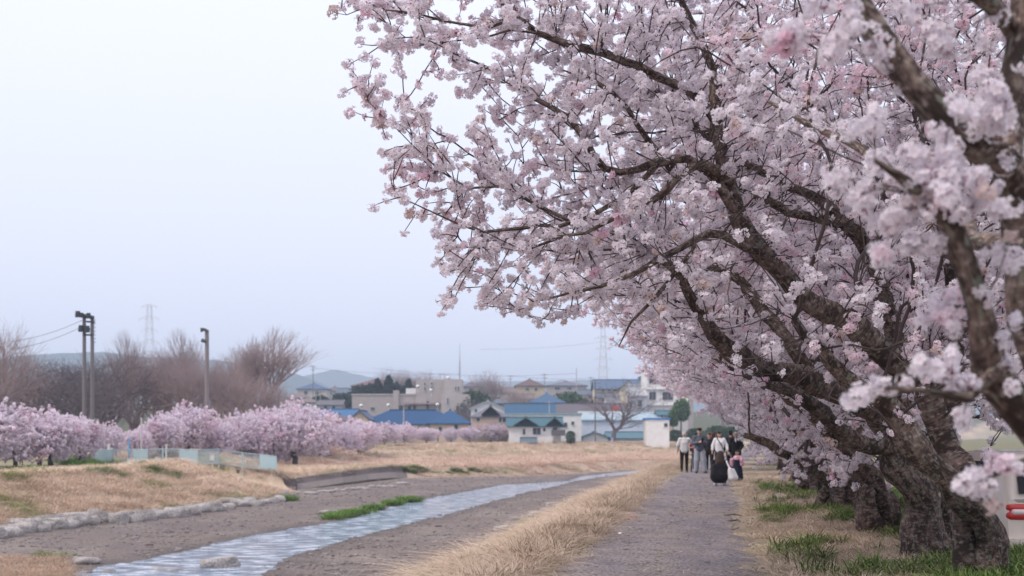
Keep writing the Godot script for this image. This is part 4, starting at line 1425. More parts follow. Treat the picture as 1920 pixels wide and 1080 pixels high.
	var outline := PackedVector2Array([Vector2(640, -10), Vector2(690, 20), Vector2(705, 75), Vector2(770, 118), Vector2(850, 150), Vector2(870, 168), Vector2(800, 195), Vector2(735, 165), Vector2(712, 150), Vector2(720, 200), Vector2(680, 160), Vector2(665, 150), Vector2(695, 235), Vector2(718, 330), Vector2(735, 372), Vector2(800, 425), Vector2(815, 462), Vector2(788, 498), Vector2(800, 520), Vector2(850, 525), Vector2(835, 562), Vector2(900, 572), Vector2(965, 598), Vector2(1085, 603), Vector2(1130, 570), Vector2(1185, 552), Vector2(1215, 610), Vector2(1290, 650), Vector2(1370, 700), Vector2(1450, 742), Vector2(1560, 790), Vector2(1650, 850), Vector2(1720, 800), Vector2(1800, 770), Vector2(1990, 760), Vector2(1990, -190), Vector2(900, -190)])
	var near := func(x: float, y: float) -> float: return lut([640, 1000, 1300, 1990], [12.7, 12.3, 12.0, 12.2], x)
	var deep := func(x: float, y: float) -> float: return lut([640, 1000, 1300, 1990], [14.3, 15.8, 18.5, 20.0], x)
	var keep := func(x: float, y: float, d: float) -> float:
		var k := lut([640, 900, 1200], [0.85, 0.9, 1.0], x)
		if y < -20.0: k *= 0.5
		if x > 1600.0 and y > 620.0: k *= 0.45
		return k
	var att := scatter_in(outline, near, deep, 0.385, 15000, keep)
	for q in [[626, 24], [640, 16], [672, 34], [700, 52], [652, 5], [716, 84], [740, 96], [675, 150], [690, 175], [712, 152], [722, 175]]: att.append(at(q[0], q[1], 13.4))
	grow_tips(f, att)
	var ba := Bloom.new()
	var bc := Bloom.new()
	emit(f, [A, C], 0.0064, [ba, bc], 0.053, 0.145, 2.4, 0.0155)
	for bl in [ba, bc]: thin_out(bl, f)
	roots(at(1738, 1066, 16.8), 5, 0.2, A)
	roots(at(1779, 1064, 17.0), 3, 0.15, A)
	roots(at(1860, 1100, 14.3), 4, 0.14, C)
	roots(at(1811, 1096, 14.4), 3, 0.12, C)
	bloom_out(ba, A, balls, 300)
	bloom_out(bc, C, balls, 300)

func foreground_cherry() -> void:
	var h := thing("cherry_tree", "nearest cherry tree, its blurred trunk and boughs entering from the right edge", "cherry tree", on_ground(2.75, 6.0), "cherry trees in a row along the path")
	var f := Forest.new()
	add_limb(f, 0, px_limb([2230, 1500, 6.0, 0.24, 2150, 1290, 5.9, 0.17, 2075, 1050, 5.7, 0.13, 2010, 890, 5.6, 0.11]), "trunk", true)
	add_limb(f, 0, px_limb([2010, 890, 5.6, 0.085, 1930, 800, 5.5, 0.075, 1878, 690, 5.4, 0.066, 1840, 560, 5.3, 0.052, 1792, 442, 5.2, 0.04, 1745, 385, 5.2, 0.028, 1690, 340, 5.1, 0.016, 1640, 300, 5.1, 0.007]), "limb")
	add_limb(f, 0, px_limb([2010, 890, 5.6, 0.10, 1970, 700, 5.7, 0.10, 1925, 480, 5.7, 0.09, 1890, 300, 5.6, 0.085, 1800, 225, 5.5, 0.072, 1720, 140, 5.5, 0.064, 1650, 55, 5.5, 0.058, 1605, -30, 5.5, 0.05, 1540, -140, 5.5, 0.03]), "limb")
	add_limb(f, 0, px_limb([1890, 300, 5.6, 0.065, 1898, 150, 5.7, 0.058, 1905, 10, 5.8, 0.052, 1900, -130, 5.9, 0.03]), "limb")
	add_limb(f, 0, px_limb([1905, 70, 5.8, 0.04, 1860, 40, 5.6, 0.034, 1820, 0, 5.5, 0.03, 1770, -70, 5.5, 0.015]), "limb")
	add_limb(f, 0, px_limb([1872, 690, 5.4, 0.03, 1800, 740, 5.2, 0.02, 1720, 730, 5.1, 0.013, 1640, 725, 5.1, 0.006]), "limb")
	add_limb(f, 0, px_limb([1960, 850, 5.5, 0.02, 1880, 880, 5.3, 0.013, 1830, 905, 5.2, 0.006]), "limb")
	add_limb(f, 0, px_limb([1925, 480, 5.7, 0.045, 1800, 430, 7.2, 0.04, 1680, 330, 8.6, 0.035, 1560, 250, 9.4, 0.025, 1440, 190, 9.8, 0.012]), "limb")
	var spots := PackedVector3Array()
	for q in [[1480, 75, 5.4], [1500, 60, 5.5], [1465, 95, 5.5], [1560, 75, 5.3], [1585, 35, 5.3], [1545, 95, 5.5], [1600, 60, 5.2], [1640, 222, 5.2], [1618, 235, 5.4], [1520, 5, 5.4], [1545, -20, 5.4], [1590, 10, 5.3],
		[1350, 175, 8.6], [1330, 150, 8.6], [1380, 140, 8.7], [1310, 185, 8.7], [1400, 230, 8.4], [1420, 150, 9.0], [1450, 170, 8.8], [1480, 200, 8.6], [1500, 150, 8.5], [1350, 220, 9], [1530, 220, 8.0], [1570, 260, 7.5], [1430, 250, 8.6], [1395, 195, 8.8], [1375, 175, 8.8], [1470, 240, 8.4],
		[1850, 190, 5.4], [1830, 210, 5.3], [1870, 170, 5.3], [1880, 200, 5.3], [1820, 235, 5.4], [1860, 150, 5.4], [1800, 190, 5.5], [1845, 225, 5.4], [1780, 280, 5.2], [1800, 310, 5.1], [1770, 330, 5.1], [1820, 340, 5.1], [1850, 360, 5.1], [1870, 390, 5.1], [1840, 390, 5.2], [1800, 370, 5.1], [1760, 370, 5.0], [1720, 330, 5.1], [1740, 300, 5.2], [1700, 350, 5.2], [1715, 385, 5.2], [1690, 420, 5.2], [1660, 440, 5.3], [1675, 400, 5.3], [1640, 410, 5.3], [1745, 410, 5.1], [1730, 450, 5.2], [1600, 370, 5.3], [1580, 330, 5.4], [1620, 345, 5.3], [1560, 335, 5.6], [1800, 280, 5.3], [1880, 350, 5.3], [1660, 480, 5.3], [1700, 460, 5.2], [1640, 300, 5.4],
		[1780, 690, 5.2], [1745, 700, 5.1], [1800, 720, 5.2], [1640, 730, 5.1], [1620, 745, 5.1], [1690, 720, 5.2], [1780, 610, 5.3], [1760, 580, 5.4], [1800, 560, 5.4], [1730, 600, 5.4], [1810, 790, 5.3], [1820, 900, 5.1], [1800, 895, 5.1], [1880, 870, 5.2], [1900, 885, 5.2], [1855, 938, 5.2], [1900, 600, 5.3], [1890, 500, 5.2], [1905, 440, 5.1], [1860, 470, 5.2], [1900, 720, 5.2], [1880, 640, 5.3], [1700, 40, 5.6], [1740, 60, 5.6], [1780, 90, 5.6], [1690, -40, 5.6], [1760, 10, 5.7], [1840, 90, 5.8], [1860, 20, 5.6], [1800, -40, 5.6], [1500, -60, 5.4], [1660, 120, 5.5]]:
		spots.append(at(q[0], q[1], q[2]) + rvec() * 0.02)
	grow(f, spots, 0.15, 1.6)
	var bl := Bloom.new()
	emit(f, [h], 0.0028, [bl], 0.046, 0.34, 0.3, 0.006, 0.4)
	for p in spots:
		if rng.randf() < 0.4: bloom_at(bl, p + rvec() * 0.05, 0.046)

	bloom_out(bl, h, balls, 300)

# ---- the far bank: cherries, bare trees, evergreens, tall poles, fence
func bare_tree(sd: int, h: float, spread: float, droop: float, m: Material) -> Node3D:
	var r := RandomNumberGenerator.new()
	r.seed = sd
	var o := thing("bare_tree", "", "")
	var trunk := MB.new()
	var twigs := MB.new()
	var todo := [[Vector3(0, -0.3, 0), Vector3.UP, h * 0.2, h * 0.022, 0]]
	while not todo.is_empty():
		var q: Array = todo.pop_back()
		var p: Vector3 = q[0]
		var d: Vector3 = q[1]
		var L: float = q[2]
		var rad: float = q[3]
		var lv: int = q[4]
		var mid := p + d * L * 0.5 + Vector3(r.randfn(), r.randfn(), r.randfn()) * L * 0.05
		var end := p + d * L
		var b: MB = trunk if lv < 3 else twigs
		b.tube(PackedVector3Array([p, mid, end]), PackedFloat32Array([rad, rad * 0.85, rad * 0.7]), 7 if lv < 2 else (5 if lv < 3 else 3))
		if lv >= 7: continue
		var n := 5 if lv == 0 else (3 if lv < 5 or r.randf() < 0.5 else 2)
		for k in n:
			var a := TAU * (k + r.randf() * 0.7) / n
			var x := d.cross(Vector3(0.2, 0.1, 1)).normalized()
			var z := d.cross(x)
			var open := spread * r.randf_range(0.6, 1.25) * (0.8 if lv == 0 else 1.0)
			var nd := (d + (x * cos(a) + z * sin(a)) * open + Vector3(0, droop, 0)).normalized()
			var from := end if lv == 0 or k == 0 else p.lerp(end, r.randf_range(0.55, 1.0))
			todo.append([from, nd, L * r.randf_range(0.68, 0.9) * (1.15 if lv == 0 else 1.0), rad * (0.62 if lv < 2 else 0.6), lv + 1])
	obj("trunk", trunk.mesh(), m, o)
	var t := obj("twigs", twigs.mesh(), m, o)
	t.set_meta("kind", "stuff")
	o.set_meta("grown", h)
	return o

func tree_height(o: Node3D) -> float:
	var top := 0.0
	for c in o.get_children():
		if c is MeshInstance3D: top = maxf(top, (c as MeshInstance3D).get_aabb().end.y)
		elif c is MultiMeshInstance3D:
			var mm: MultiMesh = (c as MultiMeshInstance3D).multimesh
			for k in range(7, mm.buffer.size(), 16): top = maxf(top, mm.buffer[k])
	return top

func leafy(sd: int, h: float, w: float, dark: Color, cone := false, low := 0.12) -> Node3D:
	var r := RandomNumberGenerator.new()
	r.seed = sd
	var o := thing("evergreen", "", "")
	var t := MB.new()
	t.col = Color(0.1, 0.08, 0.07)
	t.rod(Vector3(0, -0.3, 0), Vector3(0, h * 0.75, 0), h * 0.03, h * 0.01, 6)
	obj("trunk", t.mesh(), M.paint, o)
	var b := MB.new()
	for k in 2600:
		var y := r.randf()
		var a := r.randf() * TAU
		var prof := (1.0 - y) * 0.95 + 0.08 if cone else sqrt(maxf(0.02, 1.0 - pow(2.0 * y - 0.9, 2.0) * 0.8))
		var rr := w * prof * sqrt(r.randf()) * (1.0 + 0.5 * nz.get_noise_3d(cos(a) * 40.0 + sd * 9, y * 60.0, sin(a) * 40.0))
		var p := Vector3(cos(a) * rr, h * (low + (1.0 - low) * y), sin(a) * rr)
		var d := Vector3(r.randfn(), r.randfn() + 0.4, r.randfn()).normalized()
		var x := d.cross(Vector3(0.3, 1, 0.2)).normalized()
		var s := h * 0.05 * r.randf_range(0.6, 1.3)
		b.col = dark * r.randf_range(0.6, 1.5)
		b.tri(p - x * s * 0.6, p + d * s * 1.3, p + x * s * 0.6)
	var c := obj("crown", b.mesh(), M.grass, o)
	c.set_meta("kind", "stuff")
	return o

func far_bank() -> void:
	# cherries on the far bank
	var grown := []
	for k in 3:
		var h := thing("far_cherry_tree", "", "")
		var f := Forest.new()
		add_limb(f, 0, [[Vector3(0, -0.3, 0), 0.25], [Vector3(0.1, 0.5, 0), 0.2], [Vector3(0.15 - 0.2 * k, 1.1, 0), 0.17]], "trunk", true)
		for j in 6:
			var a := TAU * j / 6.0 + rnd(-0.3, 0.3)
			add_limb(f, 0, [[Vector3(0.05, 1.0, 0), 0.12], [Vector3(cos(a) * 1.0, 1.9, sin(a) * 1.0), 0.09], [Vector3(cos(a) * rnd(1.6, 2.3), rnd(2.2, 3.9), sin(a) * rnd(1.6, 2.3)), 0.045]], "limb")
		var pts := crown_points(Vector3(0, 2.9, 0), Vector3(3.4, 2.4, 3.2), 0.5, 1800, func(p: Vector3) -> bool: return p.y > 0.45, 0.5)
		grow(f, pts, 0.25, 1.6)
		var bl := Bloom.new()
		emit(f, [h], 0.011, [bl], 0.125, 0.2, 1.4, 0.04)
		for j in bl.col.size(): bl.col[j] = bl.col[j] * Color(1.0, 0.97, 0.99)
		bloom_out(bl, h, [balls_far[k]] if balls_far.size() > k else [flower_ball(40 + k, 12, false)])
		grown.append([h, tree_height(h), false])
	var spots := [[-40, 735, 118, 1.2], [28, 768, 128, 1.1], [95, 760, 131, 0.95], [150, 774, 136, 0.9], [200, 788, 146, 0.75], [258, 798, 152, 0.85], [305, 772, 156, 0.9], [352, 750, 162, 0.95], [408, 780, 166, 0.85], [455, 766, 170, 0.9], [505, 760, 174, 0.85], [552, 745, 178, 1.05], [600, 774, 192, 0.8], [640, 786, 212, 0.9], [672, 780, 226, 1.1], [720, 789, 250, 1.0], [758, 790, 262, 1.0], [800, 799, 272, 1.1], [846, 800, 285, 0.8], [880, 797, 292, 1.0], [920, 789, 300, 1.15], [958, 800, 308, 0.9]]
	var say := ["at the very left edge", "behind the two people on the left bank", "in the cluster right of the two people on the left bank", "left of the gap under the tall twin poles", "thin and half bare, beside the pale blue fence's left end", "low, behind the sky blue pole", "just right of the sky blue pole", "tall and peaked, left of the single tall pole", "below the single tall pole", "above the right half of the pale blue fence", "beside the biggest pink crown, on its left", "deep pink, the biggest and roundest of the row", "loose and leaning, right of the biggest pink crown", "small and whitish with bare stems", "spreading wide before the peach gable end", "before the left end of the long blue roof", "beneath the grey power pole", "low, right of the grey power pole", "small, before the peach wing of the long house", "left of the wide crown before the grey tiled house", "wide crown before the grey tiled house", "last and small, before the white twin-gabled house"]
	for k in spots.size():
		var g: Array = grown[k % 3]
		var o: Node3D = g[0] if not g[2] else copy_of(g[0])
		g[2] = true
		var q: Array = spots[k]
		var p := stand(q[0], q[2])
		var top: float = EYE + (HY - q[1]) * q[2] / F - p.y
		o.position = p
		var s: float = top / g[1]
		o.scale = Vector3(s * q[3] * (0.96 if k < 14 else 1.4), s, s * q[3])
		o.rotation.y = k * 1.7
		tag(o, "far bank cherry tree, " + say[k], "cherry tree", "cherry trees in bloom on the far bank")
	# bare trees
	var kinds := [[bare_tree(5, 10.0, 0.42, 0.1, M.bare), 0.0, false], [bare_tree(6, 10.0, 0.55, 0.02, M.bare), 0.0, false], [bare_tree(8, 9.0, 0.7, -0.05, M.bare_dark), 0.0, false], [bare_tree(9, 10.0, 0.34, 0.16, M.bare), 0.0, false]]
	for g in kinds: g[1] = tree_height(g[0])
	var bt := [[0, -25, 590, 170, 1.1, "tall brown bare tree cut off by the left edge"], [1, 18, 670, 178, 0.9, "brown bare tree, lower, beside the left edge"], [2, 82, 655, 190, 1.3, "dark spreading bare tree left of the tall twin poles"], [2, 130, 668, 184, 1.2, "dark bare tree close behind the tall twin poles, on their left"], [2, 205, 650, 188, 1.2, "dark bare tree right of the tall twin poles"], [2, 176, 690, 176, 1.0, "dark low bare tree between the feet of the tall twin poles and the blue fence"], [1, 250, 655, 192, 1.1, "bushy brown bare tree in front of the faint lattice tower"], [0, 300, 640, 196, 1.0, "brown bare tree right of the faint lattice tower"], [1, 335, 655, 190, 1.1, "bushy brown bare tree left of the single tall pole"], [1, 385, 668, 186, 1.0, "brown bare tree around the foot of the single tall pole"], [0, 415, 650, 194, 0.9, "brown bare tree just right of the single tall pole"], [3, 345, 612, 215, 0.8, "thin pale bare tree standing higher behind the brown ones"], [3, 243, 615, 225, 0.7, "thin pale bare tree left of the faint lattice tower"], [3, 488, 605, 205, 1.35, "fan-shaped bare tree, tallest right of the single tall pole"], [1, 440, 690, 186, 1.0, "bushy brown bare tree at the foot of the fan-shaped one"], [1, 515, 700, 192, 0.9, "brown bare tree at the right end of the bare wood"], [0, 455, 640, 230, 0.8, "pale bare tree behind the fan-shaped one, on its left"], [0, 920, 687, 450, 1.15, "round bare tree on the rise right of the stair tower"], [0, 725, 682, 455, 1.0, "bare tree rising out of the evergreen screen, left one"], [0, 760, 684, 455, 0.9, "bare tree rising out of the evergreen screen, middle one"], [0, 788, 688, 450, 1.0, "bare tree left of the stair tower"], [0, 835, 693, 460, 1.1, "pale bare tree behind the stair tower"], [2, 885, 745, 380, 1.0, "dark bare bush behind the white gabled house"], [1, 965, 722, 440, 1.2, "brown bare tree before the yellowish house"], [1, 1012, 735, 430, 1.2, "brown bare tree right of the yellowish house"], [1, 1075, 728, 420, 1.4, "wide bare thicket below the long grey roof"], [1, 1110, 738, 400, 1.3, "bare thicket below the slate blue roof"]]
	for q in bt:
		var g: Array = kinds[q[0]]
		var o: Node3D = g[0] if not g[2] else copy_of(g[0])
		g[2] = true
		var p := stand(q[1], q[3])
		var s: float = (EYE + (HY - q[2]) * q[3] / F - p.y) / g[1]
		o.position = p
		o.scale = Vector3(s * q[4], s, s * q[4])
		o.rotation.y = q[1] * 0.37
		tag(o, q[5], "bare tree", "bare trees beyond the far bank")
	# the bare tree on the bank by the sheds, seen whole
	var rt := thing("bare_tree", "dark spreading bare tree alone on the bank before the white sheds", "bare tree", stand(1150, 305))
	var rr := RandomNumberGenerator.new()
	rr.seed = 77
	var u := 305.0 / F
	var o3 := rt.position
	var tb := MB.new()
	var wb := MB.new()
	var flat := func(x: float, y: float, z: float) -> Vector3: return at(x, y, 305.0) + Vector3(0, 0, z) - o3
	var mains := [[[1150, 832, 0, 0.55], [1151, 815, 0, 0.5], [1153, 805, 0, 0.45]], [[1153, 806, 0, 0.35], [1145, 793, 0.8, 0.28], [1136, 780, 1.5, 0.2], [1118, 768, 2, 0.1]], [[1153, 808, 0, 0.42], [1164, 800, -0.5, 0.36], [1173, 787, -1, 0.3], [1180, 770, -1.5, 0.2], [1188, 752, -1.5, 0.09]], [[1166, 798, -0.5, 0.24], [1168, 780, 1, 0.2], [1163, 762, 2, 0.1]], [[1175, 785, -1, 0.2], [1195, 776, 0.5, 0.14], [1215, 760, 1, 0.07]], [[1146, 795, 0.8, 0.2], [1150, 775, -1.5, 0.14], [1145, 757, -2, 0.07]]]
	for lm in mains:
		var p := PackedVector3Array()
		var rd := PackedFloat32Array()
		for q in lm:
			p.append(flat.call(q[0], q[1], q[2])); rd.append(q[3])
		tb.tube(p, rd, 7)
		for k in range(1, p.size()):
			var todo := []
			for j in 5: todo.append([p[k - 1].lerp(p[k], rr.randf_range(0.3, 1.0)), (p[k] - p[k - 1]).normalized(), 2.2, rd[k] * 0.4, 0])
			if rd[k] > 0.4: todo = []
			while not todo.is_empty():
				var q: Array = todo.pop_back()
				var d: Vector3 = ((q[1] as Vector3) + Vector3(rr.randfn(), rr.randfn() * 0.7 + 0.15, rr.randfn()) * 0.5).normalized()
				var e: Vector3 = q[0] + d * q[2]
				wb.rod(q[0], e, maxf(q[3], 0.02), maxf(q[3] * 0.6, 0.015), 3)
				if q[4] < 4:
					for j in 2: todo.append([(q[0] as Vector3).lerp(e, rr.randf_range(0.6, 1.0)), d, q[2] * 0.78, q[3] * 0.6, q[4] + 1])
	obj("trunk", tb.mesh(), M.bare_dark, rt)
	obj("twigs", wb.mesh(), M.bare_dark, rt).set_meta("kind", "stuff")
	# evergreens
	var ev := [[leafy(3, 8.0, 2.6, Color(0.03, 0.055, 0.045)), false], [leafy(4, 8.0, 1.5, Color(0.028, 0.05, 0.045), true), false], [leafy(5, 6.0, 2.8, Color(0.045, 0.085, 0.04)), false], [leafy(6, 6.0, 1.5, Color(0.09, 0.15, 0.07), false, 0.5), false]]
	var list := [[0, 675, 722, 440, 1.2, "dark evergreen at the left end of the screen behind the beige block"], [0, 700, 720, 438, 1.3, "dark evergreen in the screen, left of the conifer pair"], [1, 708, 712, 436, 1.2, "narrow conifer in the screen, left of the pair"], [1, 729, 706, 436, 1.2, "taller narrow conifer in the screen, right of the pair"], [0, 738, 718, 440, 1.3, "dark evergreen in the screen behind the parapet block"], [1, 766, 712, 440, 1.1, "narrow conifer beside the white rooftop tank"], [0, 765, 724, 442, 1.1, "dark evergreen behind the white rooftop tank"], [2, 888, 733, 400, 1.2, "green tree at the right corner of the beige block"], [2, 1068, 735, 395, 1.1, "dark green tree below the long grey roof"], [2, 1083, 745, 380, 1.2, "green tree right of the steel blue roof"], [2, 1070, 808, 288, 0.9, "small green bush beside the white twin-gabled house"], [3, 1277, 748, 330, 0.9, "green leafy tree standing behind the walkers at the path's end"], [3, 1262, 770, 334, 0.8, "smaller green tree left of the one behind the walkers"], [2, 1266, 806, 320, 1.4, "dark clipped bush behind the grey-haired walker"], [2, 1302, 803, 322, 1.6, "dark bush behind the person in red"], [2, 1345, 798, 325, 1.8, "dark green bush behind the woman in white"], [2, 1372, 800, 328, 1.6, "dark green bush behind the person in the suit"], [0, 640, 738, 420, 1.5, "dark tree left of the beige block"], [0, 600, 742, 440, 1.6, "dark tree mass before the far left roofs"]]
	for q in list:
		var g: Array = ev[q[0]]
		var o: Node3D = g[0] if not g[1] else copy_of(g[0])
		g[1] = true
		var p := stand(q[1], q[3])
		var s: float = (EYE + (HY - q[2]) * q[3] / F - p.y) / ([8.0, 8.0, 6.0, 6.0][q[0]] * 1.02)
		o.position = p
		o.scale = Vector3(s * q[4], s, s * q[4])
		o.rotation.y = q[1] * 0.9
		tag(o, q[5], "tree" if s > 0.6 else "bush")
	# tall poles
	var twin := thing("pole_pair", "pair of tall poles joined at the top, with dark fittings", "utility pole", stand(165, 158))
	var tp := twin.position
	for x in [158.0, 173.0]:
		var b := MB.new()
		b.col = Color(0.17, 0.15, 0.155)
		var q := at(x, 590 if x < 165 else 594, 158) - tp
		b.rod(Vector3(q.x, -0.3, 0), q, 0.24, 0.19, 10)
		obj("pole", b.mesh(), M.paint, twin)
	for q in [[142, 588, 176, 596, 0.22], [150, 614, 168, 618, 0.2], [157, 628, 174, 628, 0.1], [162, 603, 178, 604, 0.1]]:
		var b := MB.new()
		b.col = Color(0.07, 0.07, 0.075)
		b.rod(at(q[0], q[1], 157.8) - tp, at(q[2], q[3], 157.8) - tp, q[4], -1, 6)
		obj("crossarm", b.mesh(), M.paint, twin)
	for q in [[146, 589, 0.34], [153, 591, 0.26], [166, 592, 0.3], [152, 616, 0.36], [163, 617, 0.36]]:
		var b := MB.new()
		b.col = Color(0.05, 0.05, 0.055)
		var c := at(q[0], q[1], 157.5) - tp
		b.rod(c - Vector3(0, q[2], 0), c + Vector3(0, q[2], 0), q[2] * 0.9, q[2] * 0.75, 10)
		obj("fitting", b.mesh(), M.paint, twin)
	for k in 7:
		var b := MB.new()
		b.col = Color(0.1, 0.1, 0.1)
		var c := at(173, 600 + k * 7, 158) - tp
		b.rod(c - Vector3(0.1, 0, 0), c + Vector3(0.38, 0, 0), 0.035, -1, 4)
		obj("step_bolt", b.mesh(), M.paint, twin)
	var sp := thing("lamp_pole", "single tall thick pole with a hooked dark head among the bare trees", "utility pole", stand(388, 172))
	var so := sp.position
	var b := MB.new()
	b.col = Color(0.22, 0.19, 0.19)
	b.rod(Vector3(0, -0.3, 0), at(388, 619, 172) - so, 0.3, 0.24, 10)
	obj("pole", b.mesh(), M.paint, sp)
	b = MB.new()
	b.col = Color(0.08, 0.08, 0.085)
	b.tube(PackedVector3Array([at(389, 621, 171.7) - so, at(384, 618, 171.7) - so, at(378, 617, 171.7) - so, at(379, 622, 171.7) - so]), PackedFloat32Array([0.18, 0.2, 0.24, 0.2]), 6, 1.0, true)
	b.rod(at(386, 640, 171.7) - so, at(378, 638, 171.7) - so, 0.2, 0.26, 6)
	obj("head", b.mesh(), M.paint, sp)
	# pale blue fence
	var fence := thing("fence", "pale blue steel fence panels along the far bank before the cherry trees", "fence", stand(300, 138))
	var fo := fence.position
	var line := [[178, 871, 140], [212, 871, 139], [250, 871, 138], [276, 871, 137.5], [305, 870, 137], [337, 871, 136.5], [370, 872, 136], [410, 870, 141], [455, 877, 141], [488, 880, 140], [518, 884, 139]]
	for k in line.size():
		var p := at(line[k][0], line[k][1], line[k][2]) - fo
		var h := 1.45
		b = MB.new()
		b.col = Color(0.42, 0.53, 0.56)
		b.box(p + Vector3(0, h * 0.5 - 0.4, 0), Vector3(0.09, h + 1.0, 0.09))
		obj("post", b.mesh(), M.paint, fence)
		if k + 1 < line.size():
			var q := at(line[k + 1][0], line[k + 1][1], line[k + 1][2]) - fo
			var solid := k in [0, 2, 5, 9]
			b = MB.new()
			b.col = Color(0.46, 0.6, 0.64) if solid else Color(0.33, 0.45, 0.49)
			var n := int(p.distance_to(q) / (0.13 if solid else 0.17))
			for j in n:
				var c := p.lerp(q, (j + 0.5) / n) + Vector3(0, h * 0.5, 0)
				b.box(c, Vector3(0.1 if solid else 0.035, h - 0.1, 0.03))
			for y in [0.05, h]: b.rod(p + Vector3(0, y, 0), q + Vector3(0, y, 0), 0.04, -1, 4)
			obj("panel", b.mesh(), M.paint, fence)
	for q in [[242, 822, 870, 139, Color(0.16, 0.36, 0.62), 0.09, "sky blue slender post standing at the fence"], [265, 783, 870, 138, Color(0.5, 0.48, 0.5), 0.08, "thin grey post rising behind the fence, right of the blue one"], [204, 832, 871, 141, Color(0.74, 0.73, 0.74), 0.11, "short white post at the left end of the fence"], [312, 832, 871, 139, Color(0.6, 0.55, 0.5), 0.1, "short pale post behind the middle of the fence"]]:
		b = MB.new()
		b.col = q[4]
		var p := at(q[0], q[2], q[3])
		b.rod(p - Vector3(0, 0.5, 0), at(q[0], q[1], q[3]), q[5], -1, 8)
		tag(obj("post", b.mesh(), M.paint), q[6], "post")
	for q in [[240, 860, 251, 869, 135.5, "pale box standing before the fence", "box"], [292, 858, 300, 866, 135.5, "small pale box before the middle of the fence", "box"], [394, 853, 401, 863, 138, "white notice board on the fence", "sign"]]:
		b = MB.new()
		b.col = Color(0.72, 0.69, 0.66)
		var A := at(q[0], q[1], q[4])
		var B := at(q[2], q[3], q[4])
		b.box((A + B) * 0.5, Vector3(B.x - A.x, A.y - B.y, 0.15 if q[6] == "sign" else 0.5))
		b.col = Color(0.5, 0.5, 0.5)
		b.box(Vector3((A.x + B.x) * 0.5, A.y + 0.03, A.z), Vector3(B.x - A.x + 0.06, 0.055, 0.2 if q[6] == "sign" else 0.56))
		b.box(Vector3((A.x + B.x) * 0.5, B.y - 0.5, A.z - 0.1), Vector3(0.1, 0.996, 0.1))
		tag(obj("notice_board" if q[6] == "sign" else "box", b.mesh(), M.paint), q[5], q[6])
	# concrete revetments of sloping slabs
	revetment("dark concrete wing wall sloping down at the stream's mouth", [[372, 868, 150], [420, 870, 147], [475, 880, 141], [520, 886, 137], [552, 897, 132]], [[412, 893, 150], [436, 899, 145], [485, 912, 138], [525, 918, 133], [556, 922, 129]], Color(0.075, 0.065, 0.075))
	revetment("weathered concrete revetment, paler at its foot, along the outer bend", [[540, 898, 136.5], [590, 891, 142], [640, 884, 149], [690, 877, 160], [730, 874, 168], [752, 875, 172], [766, 884, 173]], [[556, 919, 131], [600, 912, 137], [645, 905, 144], [690, 899, 153], [732, 896, 161], [755, 896, 166], [774, 897, 171]], Color(0.11, 0.098, 0.105), true)

func fringe_top(top: Array) -> void:
	var xf := []
	var cols := PackedColorArray()
	var m := tuft(31, 24, 0.4, 1.6, Color(0.5, 0.4, 0.3), Color(0.7, 0.6, 0.5), 0.012)
	for k in 260:
		var j := rng.randi() % (top.size() - 1)
		var p := at(top[j][0], top[j][1], top[j][2]).lerp(at(top[j + 1][0], top[j + 1][1], top[j + 1][2]), rng.randf()) + Vector3(0, rnd(-0.5, 0.05), rnd(-0.5, 0.15))
		var h := rnd(0.25, 0.6)
		xf.append(Transform3D(Basis(Vector3.UP, rnd(0, TAU)).scaled(Vector3(h * 1.8, h, h * 1.8)), p))
		var g := rnd(0.6, 1.0)
		cols.append(Color(g, g * 0.95, g * 0.9))
	tag(scatter("dry_grass", m, M.grass, xf, cols), "ragged dry grass hanging over the top of a concrete revetment", "grass", "dry grass over the revetments")

func revetment(label: String, top: Array, foot: Array, col: Color, two := false) -> void:
	var o := thing("revetment", label, "wall", at(foot[1][0], foot[1][1], foot[1][2]))
	fringe_top(top)
	for k in top.size() - 1:
		var n := 2
		for j in n:
			var lo := float(j) / n + 0.006
			var hi := float(j + 1) / n - 0.006
			for lane in 2:
				var P := []
				for q in [[lo, 0], [hi, 0], [hi, 1], [lo, 1]]:
					var a := at(top[k][0], top[k][1], top[k][2]).lerp(at(top[k + 1][0], top[k + 1][1], top[k + 1][2]), q[0])
					var b := at(foot[k][0], foot[k][1], foot[k][2]).lerp(at(foot[k + 1][0], foot[k + 1][1], foot[k + 1][2]), q[0])
					var s: float = (0.495 if q[1] == 1 else 0.0) if lane == 0 else (1.0 if q[1] == 1 else 0.505)
					P.append(a.lerp(b, s) - o.position)
				var m := MB.new()
				m.col = col * Color(1.08, 1.0, 0.97) * rnd(0.75, 1.25)
				if two and lane == 1: m.col = Color(0.26, 0.225, 0.215) * rnd(0.9, 1.1)
				var back := Vector3(0.1, -0.1, -0.5)
				m.quad(P[0], P[1], P[2], P[3]); m.quad(P[3] + back, P[2] + back, P[1] + back, P[0] + back)
				for e in 4: m.quad(P[e], P[e] + back, P[(e + 1) % 4] + back, P[(e + 1) % 4])
				obj("slab", m.mesh(), M.stone, o)

